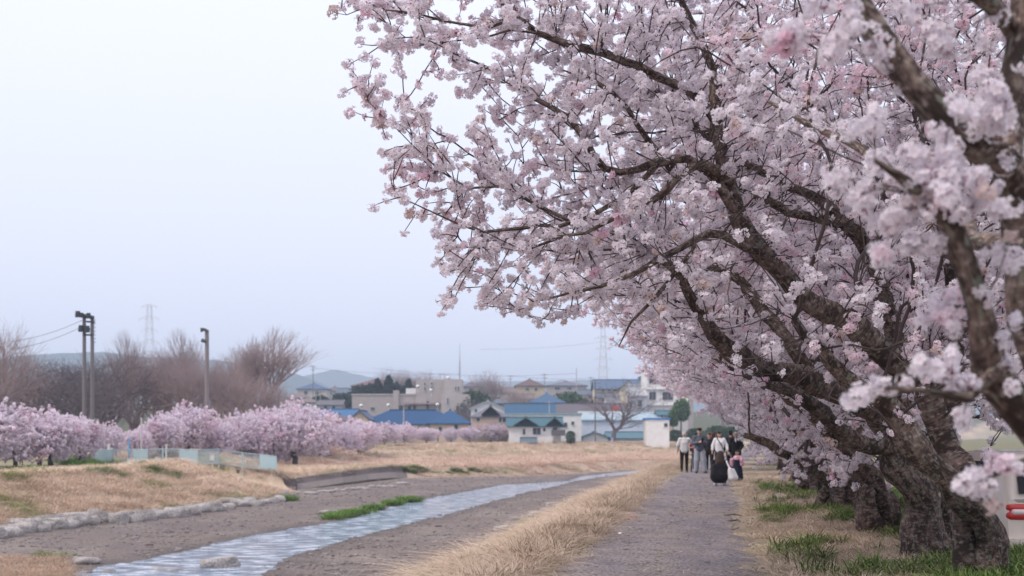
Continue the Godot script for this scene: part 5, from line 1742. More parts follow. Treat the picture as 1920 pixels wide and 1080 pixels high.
# ---- grass
func tuft(sd: int, blades: int, spread: float, lean: float, a: Color, c: Color, wide := 0.012) -> ArrayMesh:
	var r := RandomNumberGenerator.new()
	r.seed = sd
	var b := MB.new()
	for k in blades:
		var an := r.randf() * TAU
		var root := Vector3(cos(an), 0, sin(an)) * spread * r.randf()
		var d := Vector3(cos(an + r.randfn()), 0, sin(an + r.randfn()))
		var h := r.randf_range(0.45, 1.0)
		var bend := lean * r.randf_range(0.2, 1.2)
		var side := Vector3(-d.z, 0, d.x).rotated(Vector3.UP, r.randf_range(-0.8, 0.8)) * wide * r.randf_range(0.7, 1.3)
		var p1 := root + Vector3(0, h * 0.55, 0) + d * bend * 0.25
		var p2 := root + Vector3(0, h * (0.95 - bend * 0.25), 0) + d * bend * 0.75
		var p3 := p2 + (d * 0.8 + Vector3(0, 0.4 - bend, 0)) * 0.16
		var nn := (d * 0.3 + Vector3(0, 1, 0)).normalized()
		b.col = a.lerp(c, r.randf()) * r.randf_range(0.8, 1.15)
		var i0 := b.vert(root - side, nn)
		b.vert(root + side, nn); b.vert(p1 - side * 0.8, nn); b.vert(p1 + side * 0.8, nn); b.vert(p2 - side * 0.5, nn); b.vert(p2 + side * 0.5, nn); b.vert(p3, nn)
		b.i.append_array(PackedInt32Array([i0, i0 + 2, i0 + 1, i0 + 1, i0 + 2, i0 + 3, i0 + 2, i0 + 4, i0 + 3, i0 + 3, i0 + 4, i0 + 5, i0 + 4, i0 + 6, i0 + 5]))
	return b.mesh()

func plant(xf: Array, cols: PackedColorArray, X: float, d: float, h: float, w: float, tint: Color) -> void:
	xf.append(Transform3D(Basis.from_euler(Vector3(rnd(-0.15, 0.15), rnd(0, TAU), rnd(-0.15, 0.15))).scaled_local(Vector3(w, h, w)), on_ground(X, d) - Vector3(0, 0.01, 0)))
	var g := rnd(0.8, 1.1)
	cols.append(Color(tint.r * g, tint.g * g, tint.b * g))

func grasses() -> void:
	var straw := Color(0.60, 0.485, 0.39)
	var pale := Color(0.72, 0.62, 0.53)
	var dry := [tuft(1, 34, 0.34, 1.0, straw, pale, 0.010), tuft(2, 34, 0.38, 1.4, straw, pale, 0.010), tuft(6, 30, 0.4, 1.8, Color(0.46, 0.35, 0.26), pale, 0.010)]
	var green := [tuft(3, 24, 0.3, 0.9, Color(0.09, 0.17, 0.04), Color(0.17, 0.25, 0.07), 0.02), tuft(4, 24, 0.3, 1.3, Color(0.11, 0.19, 0.05), Color(0.26, 0.28, 0.11), 0.018)]
	var thatch := tuft(5, 26, 0.9, 3.2, Color(0.50, 0.43, 0.34), Color(0.66, 0.57, 0.46), 0.022)
	var X: float
	var d: float
	# the dry fringe on the edge of the near bank, and the slope below it
	for m in 3:
		var xf := []
		var cols := PackedColorArray()
		while xf.size() < 1400:
			d = 12.0 * pow(9.0, rng.randf())
			X = edge_x(d) + rng.randfn() * (0.16 + 0.002 * d) - 0.1
			if nz.get_noise_2d(d * 14.0, X * 14.0) < -0.05 and rng.randf() < 0.7: continue
			plant(xf, cols, X, d, rnd(0.1, 0.3) * (1.35 if nz.get_noise_2d(d * 16.0, X * 20.0) > 0.1 else 0.75), rnd(0.25, 0.5), Color(1, 0.97, 0.94).lerp(Color(0.72, 0.66, 0.6), clampf(0.3 + 1.2 * nz.get_noise_2d(d * 11.0, X * 30.0), 0, 1)))
		while xf.size() < 3500:
			d = 15.0 * pow(6.0, rng.randf())
			X = edge_x(d) - rnd(0.2, 6.5)
			plant(xf, cols, X, d, rnd(0.1, 0.28), rnd(0.4, 0.7), Color(0.95, 0.9, 0.86).lerp(Color(0.6, 0.62, 0.5), clampf(0.2 + 1.4 * nz.get_noise_2d(d * 7.0, X * 12.0), 0, 1)))
		tag(scatter("dry_grass", dry[m], M.grass, xf, cols), ["tall straw-coloured grass fringing the near bank's edge", "arching straw grass on the near bank and its slope", "brown matted dry grass on the near bank and its slope"][m], "grass", "dry grass of the near bank")
	# verge under the trees
	for m in 2:
		var xf := []
		var cols := PackedColorArray()
		while xf.size() < 2900:
			d = 12.5 * pow(3.4, rng.randf())
			X = path_x(d) + rnd(1.5, 6.0)
			var g := nz.get_noise_2d(X * 14.0 + 60.0, d * 10.0) + (X - path_x(d) - 2.7) * 0.28
			if rng.randf() > smoothstep(-0.15, 0.6, g): continue
			plant(xf, cols, X, d, rnd(0.12, 0.3), rnd(0.25, 0.45), Color(1, 1, 1))
		tag(scatter("green_grass", green[m], M.grass, xf, cols), ["fresh green grass at the feet of the cherry trunks", "arching yellow-green grass among the cherry trunks"][m], "grass", "green grass under the cherry trees")
		var xd := []
		var cd := PackedColorArray()
		while xd.size() < 2400:
			d = 12.5 * pow(4.2, rng.randf())
			X = path_x(d) + rnd(1.35, 6.0)
			var g := nz.get_noise_2d(X * 14.0 + 60.0, d * 10.0) + (X - path_x(d) - 2.7) * 0.28
			if g > 0.3 and rng.randf() < 0.75: continue
			if X - path_x(d) < 2.2 and rng.randf() < 0.75: continue
			plant(xd, cd, X, d, rnd(0.06, 0.2), rnd(0.2, 0.4), Color(1, 0.96, 0.92))
		tag(scatter("dry_grass", dry[m], M.grass, xd, cd), ["dry straw tufts on the verge between path and trunks", "arching dry blades on the verge under the trees"][m], "grass", "dry grass of the verge")
	var xt := []
	var ct := PackedColorArray()
	while xt.size() < 16000:
		d = 11.0 * pow(6.0, rng.randf())
		X = path_x(d) + rnd(-2.0, 3.6)
		var q := absf(X - path_x(d))
		if q < 0.9 + 0.25 * nz.get_noise_2d(X * 20.0 + 300.0, d * 9.0) and not (nz.get_noise_2d(X * 14.0, d * 4.0 + 900.0) > 0.05 and absf(X - path_x(d) - 0.15) < 0.35): continue
		if X < edge_x(d): continue
		var tint := Color(1, 0.97, 0.92) if X > path_x(d) else Color(0.8, 0.83, 0.65)
		plant(xt, ct, X, d, rnd(0.012, 0.03), rnd(0.05, 0.11), tint)
	tag(scatter("short_grass", thatch, M.grass, xt, ct), "short trodden dry turf on both sides of the gravel path", "grass")
	# far bank slope, crest and the reed plain upstream
	var xs := []
	var cs := PackedColorArray()
	while xs.size() < 15000:
		d = 70.0 * pow(4.6, rng.randf())
		X = rnd(-0.42, 0.14) * d
		var lt := left_of_toe(X, d)
		if lt.x < 0.6 or lt.x > 60.0 or (lt.y < 150.0 and lt.x > 12.5): continue
		if lt.y > 125.0 and lt.y < 169.0 and lt.x < 4.0: continue
		if X > edge_x(d) - 8.0: continue
		var n := nz.get_noise_2d(X * 5.0, d * 5.0)
		var far := 1.0 + d * 0.002
		var c := Color(1.12, 1.06, 1.0).lerp(Color(0.92, 0.82, 0.75), clampf(0.3 + n, 0, 1))
		if n > 0.36: c = Color(0.5, 0.62, 0.3)
		if d > 175.0 and lt.x < 38.0: c = Color(1.0, 0.88, 0.85)
		plant(xs, cs, X, d, rnd(0.22, 0.55) * far, rnd(0.6, 1.2) * far, c)
	tag(scatter("dry_grass", dry[1], M.grass, xs, cs), "tall dry grass covering the far bank and the reed plain upstream", "grass")
	# green patches
	var xg := []
	var cg := PackedColorArray()
	var spots := [[640, 970, 25, 3.5, 90], [660, 964, 25, 3, 90], [700, 955, 20, 3, 60], [735, 947, 18, 2.5, 50], [765, 941, 20, 2.5, 80], [615, 972, 8, 3, 20], [535, 939, 16, 1.2, 60], [1010, 985, 40, 7, 60], [940, 1050, 30, 10, 24], [95, 1043, 50, 4, 20], [150, 868, 48, 5, 300], [60, 885, 60, 4, 120], [165, 885, 10, 3, 20], [265, 875, 9, 3, 20], [285, 887, 10, 3, 25], [225, 897, 14, 4, 25], [330, 898, 8, 3, 20], [770, 885, 40, 4, 60], [880, 889, 60, 2, 60], [190, 888, 20, 3, 30], [1440, 915, 20, 4, 40], [1450, 975, 25, 5, 30]]
	for s in spots:
		for k in s[4]:
			var p := ground(s[0] + rng.randfn() * s[2] * 0.5, s[1] + rng.randfn() * s[3] * 0.5, 10.0)
			if -p.z > 200.0 and s[1] > 900: continue
			var sz := clampf(-p.z / 75.0, 0.35, 1.6)
			plant(xg, cg, p.x, -p.z, rnd(0.2, 0.4) * sz, rnd(0.4, 0.8) * sz, Color(1.1, 1.15, 1.0))
	tag(scatter("green_grass", green[0], M.grass, xg, cg), "green weed patches along the water and on the banks", "grass")
	# dry clump at the bottom left
	var xc := []
	var cc := PackedColorArray()
	for k in 420:
		var p := ground(rnd(-30, 135), rnd(1046, 1100), 30.0)
		plant(xc, cc, p.x, -p.z, rnd(0.15, 0.42), rnd(0.3, 0.6), Color(0.85, 0.74, 0.66))
	tag(scatter("dry_grass", dry[2], M.grass, xc, cc), "low brown dry clump on the river bed at the bottom left", "grass")

# ---- people: tapered bones joined smoothly, meshed as surface nets
func nets(b: MB, bones: Array, cell: float, k: float) -> void:
	var lo := Vector3(1e9, 1e9, 1e9)
	var hi := -lo
	for q in bones:
		var r := maxf(q[2], q[3]) + 2.0 * cell + k * 0.3
		lo = lo.min((q[0] as Vector3).min(q[1]) - Vector3(r, r, r))
		hi = hi.max((q[0] as Vector3).max(q[1]) + Vector3(r, r, r))
	var n := Vector3i(((hi - lo) / cell).ceil()) + Vector3i.ONE
	var f := PackedFloat32Array()
	f.resize(n.x * n.y * n.z)
	f.fill(9.0)
	var sy := n.x
	var sz := n.x * n.y
	for q in bones:
		var a: Vector3 = q[0]
		var c: Vector3 = q[1]
		var ra: float = q[2]
		var rb: float = q[3]
		var r := maxf(ra, rb) + 2.5 * cell + k
		var p0 := Vector3i(((a.min(c) - Vector3(r, r, r) - lo) / cell).floor()).clamp(Vector3i.ZERO, n - Vector3i.ONE)
		var p1 := Vector3i(((a.max(c) + Vector3(r, r, r) - lo) / cell).ceil()).clamp(Vector3i.ZERO, n - Vector3i.ONE)
		var ab := c - a
		var l2 := maxf(ab.length_squared(), 1e-9)
		for z in range(p0.z, p1.z + 1):
			for y in range(p0.y, p1.y + 1):
				for x in range(p0.x, p1.x + 1):
					var p := lo + Vector3(x, y, z) * cell - a
					var t := clampf(p.dot(ab) / l2, 0.0, 1.0)
					var d := (p - ab * t).length() - lerpf(ra, rb, t)
					var j := x + y * sy + z * sz
					var e := f[j]
					var h := maxf(k - absf(d - e), 0.0) / k
					f[j] = minf(d, e) - h * h * k * 0.25
	var ids := {}
	var first := b.v.size()
	for z in n.z - 1:
		for y in n.y - 1:
			for x in n.x - 1:
				var j := x + y * sy + z * sz
				if absf(f[j]) > 2.0 * cell: continue
				var v := [f[j], f[j + 1], f[j + sy], f[j + sy + 1], f[j + sz], f[j + sz + 1], f[j + sz + sy], f[j + sz + sy + 1]]
				var neg := 0
				for q in 8:
					if v[q] < 0: neg += 1
				if neg == 0 or neg == 8: continue
				var s := Vector3.ZERO
				var m := 0
				for e in [[0, 1], [2, 3], [4, 5], [6, 7], [0, 2], [1, 3], [4, 6], [5, 7], [0, 4], [1, 5], [2, 6], [3, 7]]:
					var A: float = v[e[0]]
					var B: float = v[e[1]]
					if (A < 0) == (B < 0): continue
					var t := A / (A - B)
					var pa := Vector3(e[0] & 1, (e[0] >> 1) & 1, e[0] >> 2)
					var pb := Vector3(e[1] & 1, (e[1] >> 1) & 1, e[1] >> 2)
					s += pa.lerp(pb, t)
					m += 1
				ids[j] = b.vert(lo + (Vector3(x, y, z) + s / m) * cell, Vector3.ZERO)
	for j in ids:
		for ax in [[1, sy, sz], [sy, sz, 1], [sz, 1, sy]]:
			if (f[j] < 0) == (f[j + ax[0]] < 0): continue
			var a = ids.get(j)
			var c = ids.get(j - ax[1])
			var d = ids.get(j - ax[1] - ax[2])
			var e = ids.get(j - ax[2])
			if a == null or c == null or d == null or e == null: continue
			if f[j] < 0: b.i.append_array(PackedInt32Array([a, d, c, a, e, d]))
			else: b.i.append_array(PackedInt32Array([a, c, d, a, d, e]))
	b.smooth(first)

func figure(label: String, at_: Vector3, turn: float, tall: float, J: Dictionary, look: Dictionary, cell := 0.02, fine := true) -> Node3D:
	var o := thing("person", label, "person", at_)
	o.rotation.y = turn
	o.scale = Vector3.ONE * tall / 1.7
	var pel: Vector3 = J.get("pelvis", Vector3(0, 0.93, 0))
	var che: Vector3 = J.get("chest", Vector3(0, 1.24, 0.01))
	var nek: Vector3 = J.get("neck", Vector3(0, 1.43, 0))
	var hed: Vector3 = J.get("head", Vector3(0, 1.585, 0.02))
	var face: Vector3 = (J.get("face", Vector3(0, 0, 1)) as Vector3).normalized()
	var sk := {}
	for s in [["a", 1.0], ["b", -1.0]]:
		var x: float = s[1]
		sk[s[0] + "s"] = J.get(s[0] + "s", nek + Vector3(0.175 * x, -0.06, 0))
		sk[s[0] + "e"] = J.get(s[0] + "e", Vector3(0.235 * x, 1.12, -0.02))
		sk[s[0] + "w"] = J.get(s[0] + "w", Vector3(0.25 * x, 0.88, 0.05))
		sk[s[0] + "h"] = J.get(s[0] + "h", pel + Vector3(0.09 * x, -0.03, 0))
		sk[s[0] + "k"] = J.get(s[0] + "k", Vector3(0.1 * x, 0.5, 0.02))
		sk[s[0] + "a"] = J.get(s[0] + "a", Vector3(0.11 * x, 0.09, -0.02))
		sk[s[0] + "t"] = J.get(s[0] + "t", (sk[s[0] + "a"] as Vector3) + Vector3(0.02 * x, -0.045, 0.15))
	var up := (hed - nek).normalized()
	var side := up.cross(face).normalized()
	# the body, one skin from crown to ankles
	var body := [[pel, che, 0.10, 0.115], [che, nek - Vector3(0, 0.08, 0), 0.115, 0.08], [nek - up * 0.05, hed - up * 0.05, 0.05, 0.05]]
	for s in ["a", "b"]:
		body.append([nek - Vector3(0, 0.07, 0), sk[s + "s"], 0.06, 0.055])
		body.append([sk[s + "s"], sk[s + "e"], 0.047, 0.038]); body.append([sk[s + "e"], sk[s + "w"], 0.038, 0.026])
		body.append([pel, sk[s + "h"], 0.1, 0.085]); body.append([sk[s + "h"], sk[s + "k"], 0.08, 0.054]); body.append([sk[s + "k"], sk[s + "a"], 0.054, 0.034]); body.append([sk[s + "a"], sk[s + "t"], 0.035, 0.028])
	var m := MB.new()
	m.col = look.skin
	nets(m, body, cell, 0.03)
	var hs: float = J.get("big_head", 1.0)
	var hb := [[hed + up * 0.03 * hs - face * 0.015, hed - up * 0.03 * hs + face * 0.01, 0.088 * hs, 0.072 * hs], [hed - up * 0.07 * hs + face * 0.03, hed - up * 0.085 * hs + face * 0.045, 0.042 * hs, 0.034 * hs], [hed + up * 0.0 + face * 0.085 * hs, hed - up * 0.03 * hs + face * 0.1 * hs, 0.01, 0.015]]
	for x in [-1.0, 1.0]: hb.append([hed + side * 0.085 * x * hs + up * 0.012, hed + side * 0.09 * x * hs - up * 0.03, 0.014, 0.011])
	nets(m, hb, 0.009 if fine else 0.02, 0.015)
	if fine:
		for s in [["a", 1.0], ["b", -1.0]]:
			var w: Vector3 = sk[s[0] + "w"]
			var d: Vector3 = J.get(s[0] + "d", (w - (sk[s[0] + "e"] as Vector3)).normalized())
			var across := d.cross(Vector3(0.9 * s[1], 0.1, 0.2)).normalized()
			var curl := d.cross(across) * -float(s[1])
			var hand := [[w - d * 0.02, w + d * 0.03, 0.026, 0.026]]
			for q in 4:
				var off := across * (q - 1.5) * 0.021
				var k0 := w + d * 0.075 + off
				hand.append([w + d * 0.02 + off * 0.6, k0, 0.017, 0.012])
				var ln: float = [0.055, 0.066, 0.062, 0.048][q]
				var k1 := k0 + (d + curl * 0.35).normalized() * ln * 0.6
				hand.append([k0, k1, 0.0105, 0.0095]); hand.append([k1, k1 + (d * 0.5 + curl * 0.8).normalized() * ln * 0.5, 0.0095, 0.008])
			var th := w + d * 0.025 - across * 0.03
			hand.append([w + d * 0.005 - across * 0.015, th, 0.015, 0.0125]); hand.append([th, th + (d * 0.9 - across * 0.4 + curl * 0.4).normalized() * 0.045, 0.0115, 0.0095])
			nets(m, hand, 0.007, 0.008)
	obj("body", m.mesh(), M.paint, o)
	if fine:
		for q in [["eye", 0.034, 0.012, 0.011, Color(0.03, 0.025, 0.025)], ["eye", -0.034, 0.012, 0.011, Color(0.03, 0.025, 0.025)]]:
			var e := MB.new()
			e.col = q[4]
			nets(e, [[hed + face * 0.078 * hs + side * (q[1] - 0.006) + up * q[2], hed + face * 0.078 * hs + side * (q[1] + 0.006) + up * q[2], q[3], q[3]]], 0.006, 0.004)
			obj(q[0], e.mesh(), M.paint, o)
		var e := MB.new()
		e.col = Color(0.38, 0.14, 0.12)
		nets(e, [[hed + face * 0.079 * hs - side * 0.02 - up * 0.055 * hs, hed + face * 0.079 * hs + side * 0.02 - up * 0.055 * hs, 0.008, 0.008]], 0.005, 0.004)
		obj("mouth", e.mesh(), M.paint, o)
	# clothes
	var wide: float = look.get("wide", 1.0)
	var top := [[pel + Vector3(0, -0.02, 0) + Vector3(0.05, 0, 0), che + Vector3(0.05, 0, 0), 0.115 * wide, 0.118 * wide], [pel + Vector3(-0.05, -0.02, 0), che + Vector3(-0.05, 0, 0), 0.115 * wide, 0.118 * wide], [che, nek - Vector3(0, 0.07, 0), 0.13 * wide, 0.088]]
	for s in ["a", "b"]:
		top.append([nek - Vector3(0, 0.07, 0), sk[s + "s"], 0.075, 0.07])
		top.append([sk[s + "s"], sk[s + "e"], 0.068 * wide, 0.058 * wide])
		top.append([sk[s + "e"], (sk[s + "e"] as Vector3).lerp(sk[s + "w"], look.get("sleeve", 0.88)), 0.058 * wide, 0.045 * wide])
	top.append_array(look.get("more_top", []))
	var g := MB.new()
	g.col = look.top
	nets(g, top, cell, 0.035)
	obj(look.get("top_name", "shirt"), g.mesh(), M.cloth, o)
	if look.has("skirt"):
		g = MB.new()
		g.col = look.bottom
		nets(g, look.skirt, cell, 0.04)
		obj("skirt", g.mesh(), M.cloth, o)
	else:
		var lw: float = look.get("leg", 1.0)
		var tr := []
		for s in ["a", "b"]:
			tr.append([pel + Vector3(0, -0.02, 0), sk[s + "h"], 0.112, 0.1]); tr.append([sk[s + "h"], sk[s + "k"], 0.1, 0.07 * lw]); tr.append([sk[s + "k"], (sk[s + "k"] as Vector3).lerp(sk[s + "a"], 0.96), 0.07 * lw, 0.055 * lw])
		g = MB.new()
		g.col = look.bottom
		nets(g, tr, cell, 0.02)
		obj("trousers", g.mesh(), M.cloth, o)
	for s in ["a", "b"]:
		g = MB.new()
		g.col = look.shoes
		nets(g, [[(sk[s + "a"] as Vector3) + Vector3(0, -0.03, -0.03), sk[s + "t"], 0.05, 0.042], [(sk[s + "a"] as Vector3) + Vector3(0, -0.045, -0.03), (sk[s + "t"] as Vector3) + Vector3(0, -0.005, 0), 0.042, 0.04]], minf(cell, 0.016), 0.02)
		obj("shoe", g.mesh(), M.paint, o)
	var hair := [[hed + up * 0.05 * hs - face * 0.03, hed - face * 0.05 + up * 0.0, 0.09 * hs, 0.082 * hs], [hed + up * 0.075 * hs + face * 0.02, hed + up * 0.07 * hs - face * 0.03, 0.06 * hs, 0.07 * hs]]
	hair.append_array(look.get("more_hair", []))
	g = MB.new()
	g.col = look.hair
	nets(g, hair, minf(cell, 0.014), 0.02)
	obj("hair", g.mesh(), M.cloth, o)
	return o

func piece(o: Node3D, called: String, col: Color, bones: Array, cell := 0.012, k := 0.01) -> void:
	var b := MB.new()
	b.col = col
	nets(b, bones, cell, k)
	obj(called, b.mesh(), M.paint, o)

func own_thing(called: String, label: String, cat: String, o: Node3D, col: Color, bones: Array, cell := 0.014, k := 0.012) -> void:
	# something held or worn by a person, a thing of its own where the person has it
	var t := thing(called, label, cat, o.position)
	t.rotation = o.rotation
	t.scale = o.scale
	piece(t, called + "_body", col, bones, cell, k)

func people() -> void:
	M.cloth = mat(Color(1, 1, 1), 0.92, true)
	M.cloth.rim_enabled = true
	M.cloth.rim = 0.2
	var skin := Color(0.50, 0.33, 0.25)
	var black := Color(0.018, 0.016, 0.018)
	var V := func(x: float, y: float, z: float) -> Vector3: return Vector3(x, y, z)
	# grey-haired walker seen from behind
	var p := figure("grey-haired person walking away in a pale grey sweater and black trousers", on_ground((1283 - 960) * 56.0 / F, 56.0), PI - 0.15, 1.62,
		{"aa": Vector3(0.1, 0.12, -0.16), "ak": Vector3(0.1, 0.5, -0.02), "bk": Vector3(-0.1, 0.52, 0.1), "ba": Vector3(-0.1, 0.09, 0.12), "be": Vector3(-0.34, 1.17, 0.1), "bw": Vector3(-0.5, 1.02, 0.3), "ae": Vector3(0.26, 1.13, -0.04), "aw": Vector3(0.27, 0.9, 0.1), "head": Vector3(0, 1.57, 0.05)},
		{"skin": skin, "hair": Color(0.42, 0.36, 0.36), "top": Color(0.55, 0.55, 0.56), "bottom": Color(0.016, 0.014, 0.016), "shoes": Color(0.06, 0.035, 0.025), "wide": 1.12, "top_name": "sweater"})
	# person with phone
	p = figure("young person in a blue-grey sweater and light wide jeans looking at a phone", on_ground((1311 - 960) * 55.0 / F, 55.0), 0.1, 1.74,
		{"ae": Vector3(0.25, 1.13, 0.02), "aw": Vector3(0.1, 1.2, 0.24), "ad": Vector3(-0.5, 0.5, 0.4).normalized(), "be": Vector3(-0.27, 1.13, 0.0), "bw": Vector3(-0.06, 1.17, 0.25), "bd": Vector3(0.6, 0.4, 0.4).normalized(), "ak": Vector3(0.14, 0.5, 0.05), "aa": Vector3(0.2, 0.09, 0.08), "bk": Vector3(-0.1, 0.5, 0.02), "head": Vector3(0, 1.58, 0.05)},
		{"skin": skin, "hair": black, "top": Color(0.105, 0.115, 0.15), "bottom": Color(0.30, 0.32, 0.37), "shoes": Color(0.05, 0.045, 0.05), "wide": 1.1, "leg": 1.6, "top_name": "sweater", "more_hair": [[Vector3(-0.05, 1.68, 0.06), Vector3(0.05, 1.68, 0.06), 0.04, 0.04]]})
	own_thing("phone", "dark phone held in both hands by the young person in blue-grey", "phone", p, Color(0.02, 0.02, 0.025), [[Vector3(0.06, 1.2, 0.33), Vector3(0.06, 1.33, 0.38), 0.022, 0.022], [Vector3(0.02, 1.2, 0.33), Vector3(0.02, 1.33, 0.38), 0.022, 0.022]])
	# person in red
	figure("small person in a red jacket behind the bicycle, seen from the back", on_ground((1304 - 960) * 62.0 / F, 62.0), PI, 1.52,
		{"ae": Vector3(0.24, 1.13, 0.05), "aw": Vector3(0.2, 0.98, 0.22), "be": Vector3(-0.24, 1.13, 0.05), "bw": Vector3(-0.2, 0.98, 0.22)},
		{"skin": skin, "hair": black, "top": Color(0.42, 0.02, 0.03), "bottom": Color(0.06, 0.06, 0.065), "shoes": Color(0.1, 0.1, 0.1), "top_name": "jacket"})
	# dark-clad person between
	p = figure("person in dark clothes half hidden behind the phone holder, carrying a light blue bag", on_ground((1330 - 960) * 59.5 / F, 59.5), -0.2, 1.55,
		{"ak": Vector3(0.1, 0.5, 0.06), "aa": Vector3(0.13, 0.09, 0.1)},
		{"skin": skin, "hair": Color(0.06, 0.04, 0.035), "top": Color(0.02, 0.02, 0.025), "bottom": Color(0.02, 0.018, 0.02), "shoes": Color(0.04, 0.03, 0.03), "wide": 1.1, "top_name": "jacket"})
	own_thing("carrier_bag", "light blue bag hanging beside the person in dark clothes", "bag", p, Color(0.27, 0.46, 0.62), [[Vector3(-0.28, 0.78, 0.05), Vector3(-0.28, 0.45, 0.05), 0.05, 0.1], [Vector3(-0.22, 0.72, 0.05), Vector3(-0.2, 0.45, 0.05), 0.05, 0.1], [Vector3(-0.25, 0.88, 0.07), Vector3(-0.25, 0.75, 0.05), 0.015, 0.02]], 0.02)
	# maroon-haired person farther back
	figure("person with reddish dark hair in a dark coat behind the woman in white", on_ground((1339 - 960) * 66.0 / F, 66.0), 2.6, 1.62, {},
		{"skin": skin, "hair": Color(0.07, 0.02, 0.025), "top": Color(0.03, 0.025, 0.03), "bottom": Color(0.03, 0.03, 0.035), "shoes": black, "top_name": "coat", "more_hair": [[Vector3(0, 1.58, -0.08), Vector3(0, 1.4, -0.1), 0.09, 0.08]]}, 0.022)
	# woman in white
	p = figure("dark-haired woman in a white long-sleeved top with a black shoulder bag strap", on_ground((1349 - 960) * 57.5 / F, 57.5), -0.05, 1.62,
		{"ae": Vector3(0.3, 1.13, -0.02), "aw": Vector3(0.33, 0.9, 0.1), "be": Vector3(-0.28, 1.12, -0.02), "bw": Vector3(-0.31, 0.88, 0.06), "head": Vector3(-0.01, 1.58, 0.03)},
		{"skin": skin, "hair": Color(0.03, 0.02, 0.018), "top": Color(0.72, 0.71, 0.73), "bottom": Color(0.022, 0.027, 0.055), "shoes": Color(0.5, 0.48, 0.46), "wide": 1.18, "sleeve": 0.75, "more_hair": [[Vector3(0.07, 1.6, -0.03), Vector3(0.08, 1.5, -0.03), 0.04, 0.03], [Vector3(-0.07, 1.6, -0.03), Vector3(-0.08, 1.5, -0.03), 0.04, 0.03]]})
	var strap := []
	var sp := [Vector3(-0.1, 1.42, 0.08), Vector3(-0.05, 1.32, 0.165), Vector3(0.05, 1.18, 0.175), Vector3(0.14, 1.0, 0.17), Vector3(0.22, 0.88, 0.13), Vector3(0.3, 0.78, 0.08)]
	for k in 5: strap.append([sp[k], sp[k + 1], 0.02, 0.02])
	strap.append_array([[Vector3(0.36, 0.76, 0.03), Vector3(0.38, 0.64, 0.03), 0.08, 0.1], [Vector3(0.34, 0.76, 0.03), Vector3(0.36, 0.66, 0.1), 0.07, 0.08]])
	own_thing("shoulder_bag", "black shoulder bag with a strap across the white top", "bag", p, Color(0.015, 0.014, 0.018), strap, 0.014)
	own_thing("phone", "pale blue phone in the hand of the woman in white", "phone", p, Color(0.3, 0.42, 0.5), [[Vector3(0.345, 0.74, 0.16), Vector3(0.34, 0.84, 0.15), 0.02, 0.02]], 0.008)
	# person in a suit
	p = figure("person in a black suit jacket over a pale shirt, head bowed, half behind blossom", on_ground((1380 - 960) * 53.5 / F, 53.5), -0.25, 1.62,
		{"head": Vector3(0, 1.55, 0.08), "face": Vector3(0, -0.35, 1), "ae": Vector3(0.25, 1.13, 0.0), "aw": Vector3(0.18, 0.96, 0.2)},
		{"skin": skin, "hair": Color(0.35, 0.33, 0.34), "top": Color(0.014, 0.014, 0.018), "bottom": Color(0.012, 0.012, 0.016), "shoes": black, "wide": 1.12, "top_name": "jacket"})
	piece(p, "shirt_front", Color(0.5, 0.52, 0.6), [[Vector3(0, 1.4, 0.075), Vector3(0, 1.22, 0.135), 0.045, 0.025]])
	figure("person with black hair in dark clothes just left of the one in the suit", on_ground((1370 - 960) * 58.5 / F, 58.5), 2.9, 1.66, {},
		{"skin": skin, "hair": black, "top": Color(0.03, 0.03, 0.035), "bottom": Color(0.02, 0.02, 0.022), "shoes": black, "top_name": "coat"}, 0.022)
	# child in kimono and hakama
	p = figure("small child in a pink kimono top and dark navy skirt trousers", on_ground((1383 - 960) * 46.0 / F, 46.0), -0.9, 1.02,
		{"big_head": 1.35, "head": Vector3(0, 1.52, 0.03), "neck": Vector3(0, 1.36, 0), "ae": Vector3(0.3, 1.2, 0.0), "aw": Vector3(0.36, 1.1, 0.16), "be": Vector3(-0.3, 1.18, 0.02), "bw": Vector3(-0.4, 1.08, 0.12), "ak": Vector3(0.13, 0.46, 0.02), "bk": Vector3(-0.13, 0.46, 0.02)},
		{"skin": skin, "hair": black, "top": Color(0.66, 0.36, 0.44), "bottom": Color(0.012, 0.016, 0.036), "shoes": Color(0.02, 0.018, 0.02), "wide": 1.25, "top_name": "kimono",
		"skirt": [[Vector3(0.06, 1.12, 0), Vector3(0.15, 0.2, 0), 0.15, 0.2], [Vector3(-0.06, 1.12, 0), Vector3(-0.15, 0.2, 0), 0.15, 0.2], [Vector3(0, 1.1, 0), Vector3(0, 0.2, 0), 0.17, 0.22]],
		"more_top": [[Vector3(-0.36, 1.14, 0.06), Vector3(-0.38, 0.88, 0.02), 0.1, 0.12], [Vector3(0.34, 1.14, 0.08), Vector3(0.36, 0.92, 0.04), 0.09, 0.11]], "more_hair": [[Vector3(0, 1.6, -0.14), Vector3(0, 1.45, -0.15), 0.11, 0.1]]}, 0.024)
	piece(p, "sleeve_stripe", Color(0.6, 0.1, 0.16), [[Vector3(-0.47, 1.1, 0.06), Vector3(-0.49, 0.9, 0.02), 0.02, 0.02]])
	piece(p, "collar", Color(0.75, 0.72, 0.72), [[Vector3(-0.08, 1.36, 0.08), Vector3(0.02, 1.26, 0.16), 0.03, 0.025], [Vector3(0.08, 1.36, 0.08), Vector3(0.0, 1.26, 0.16), 0.03, 0.025]])
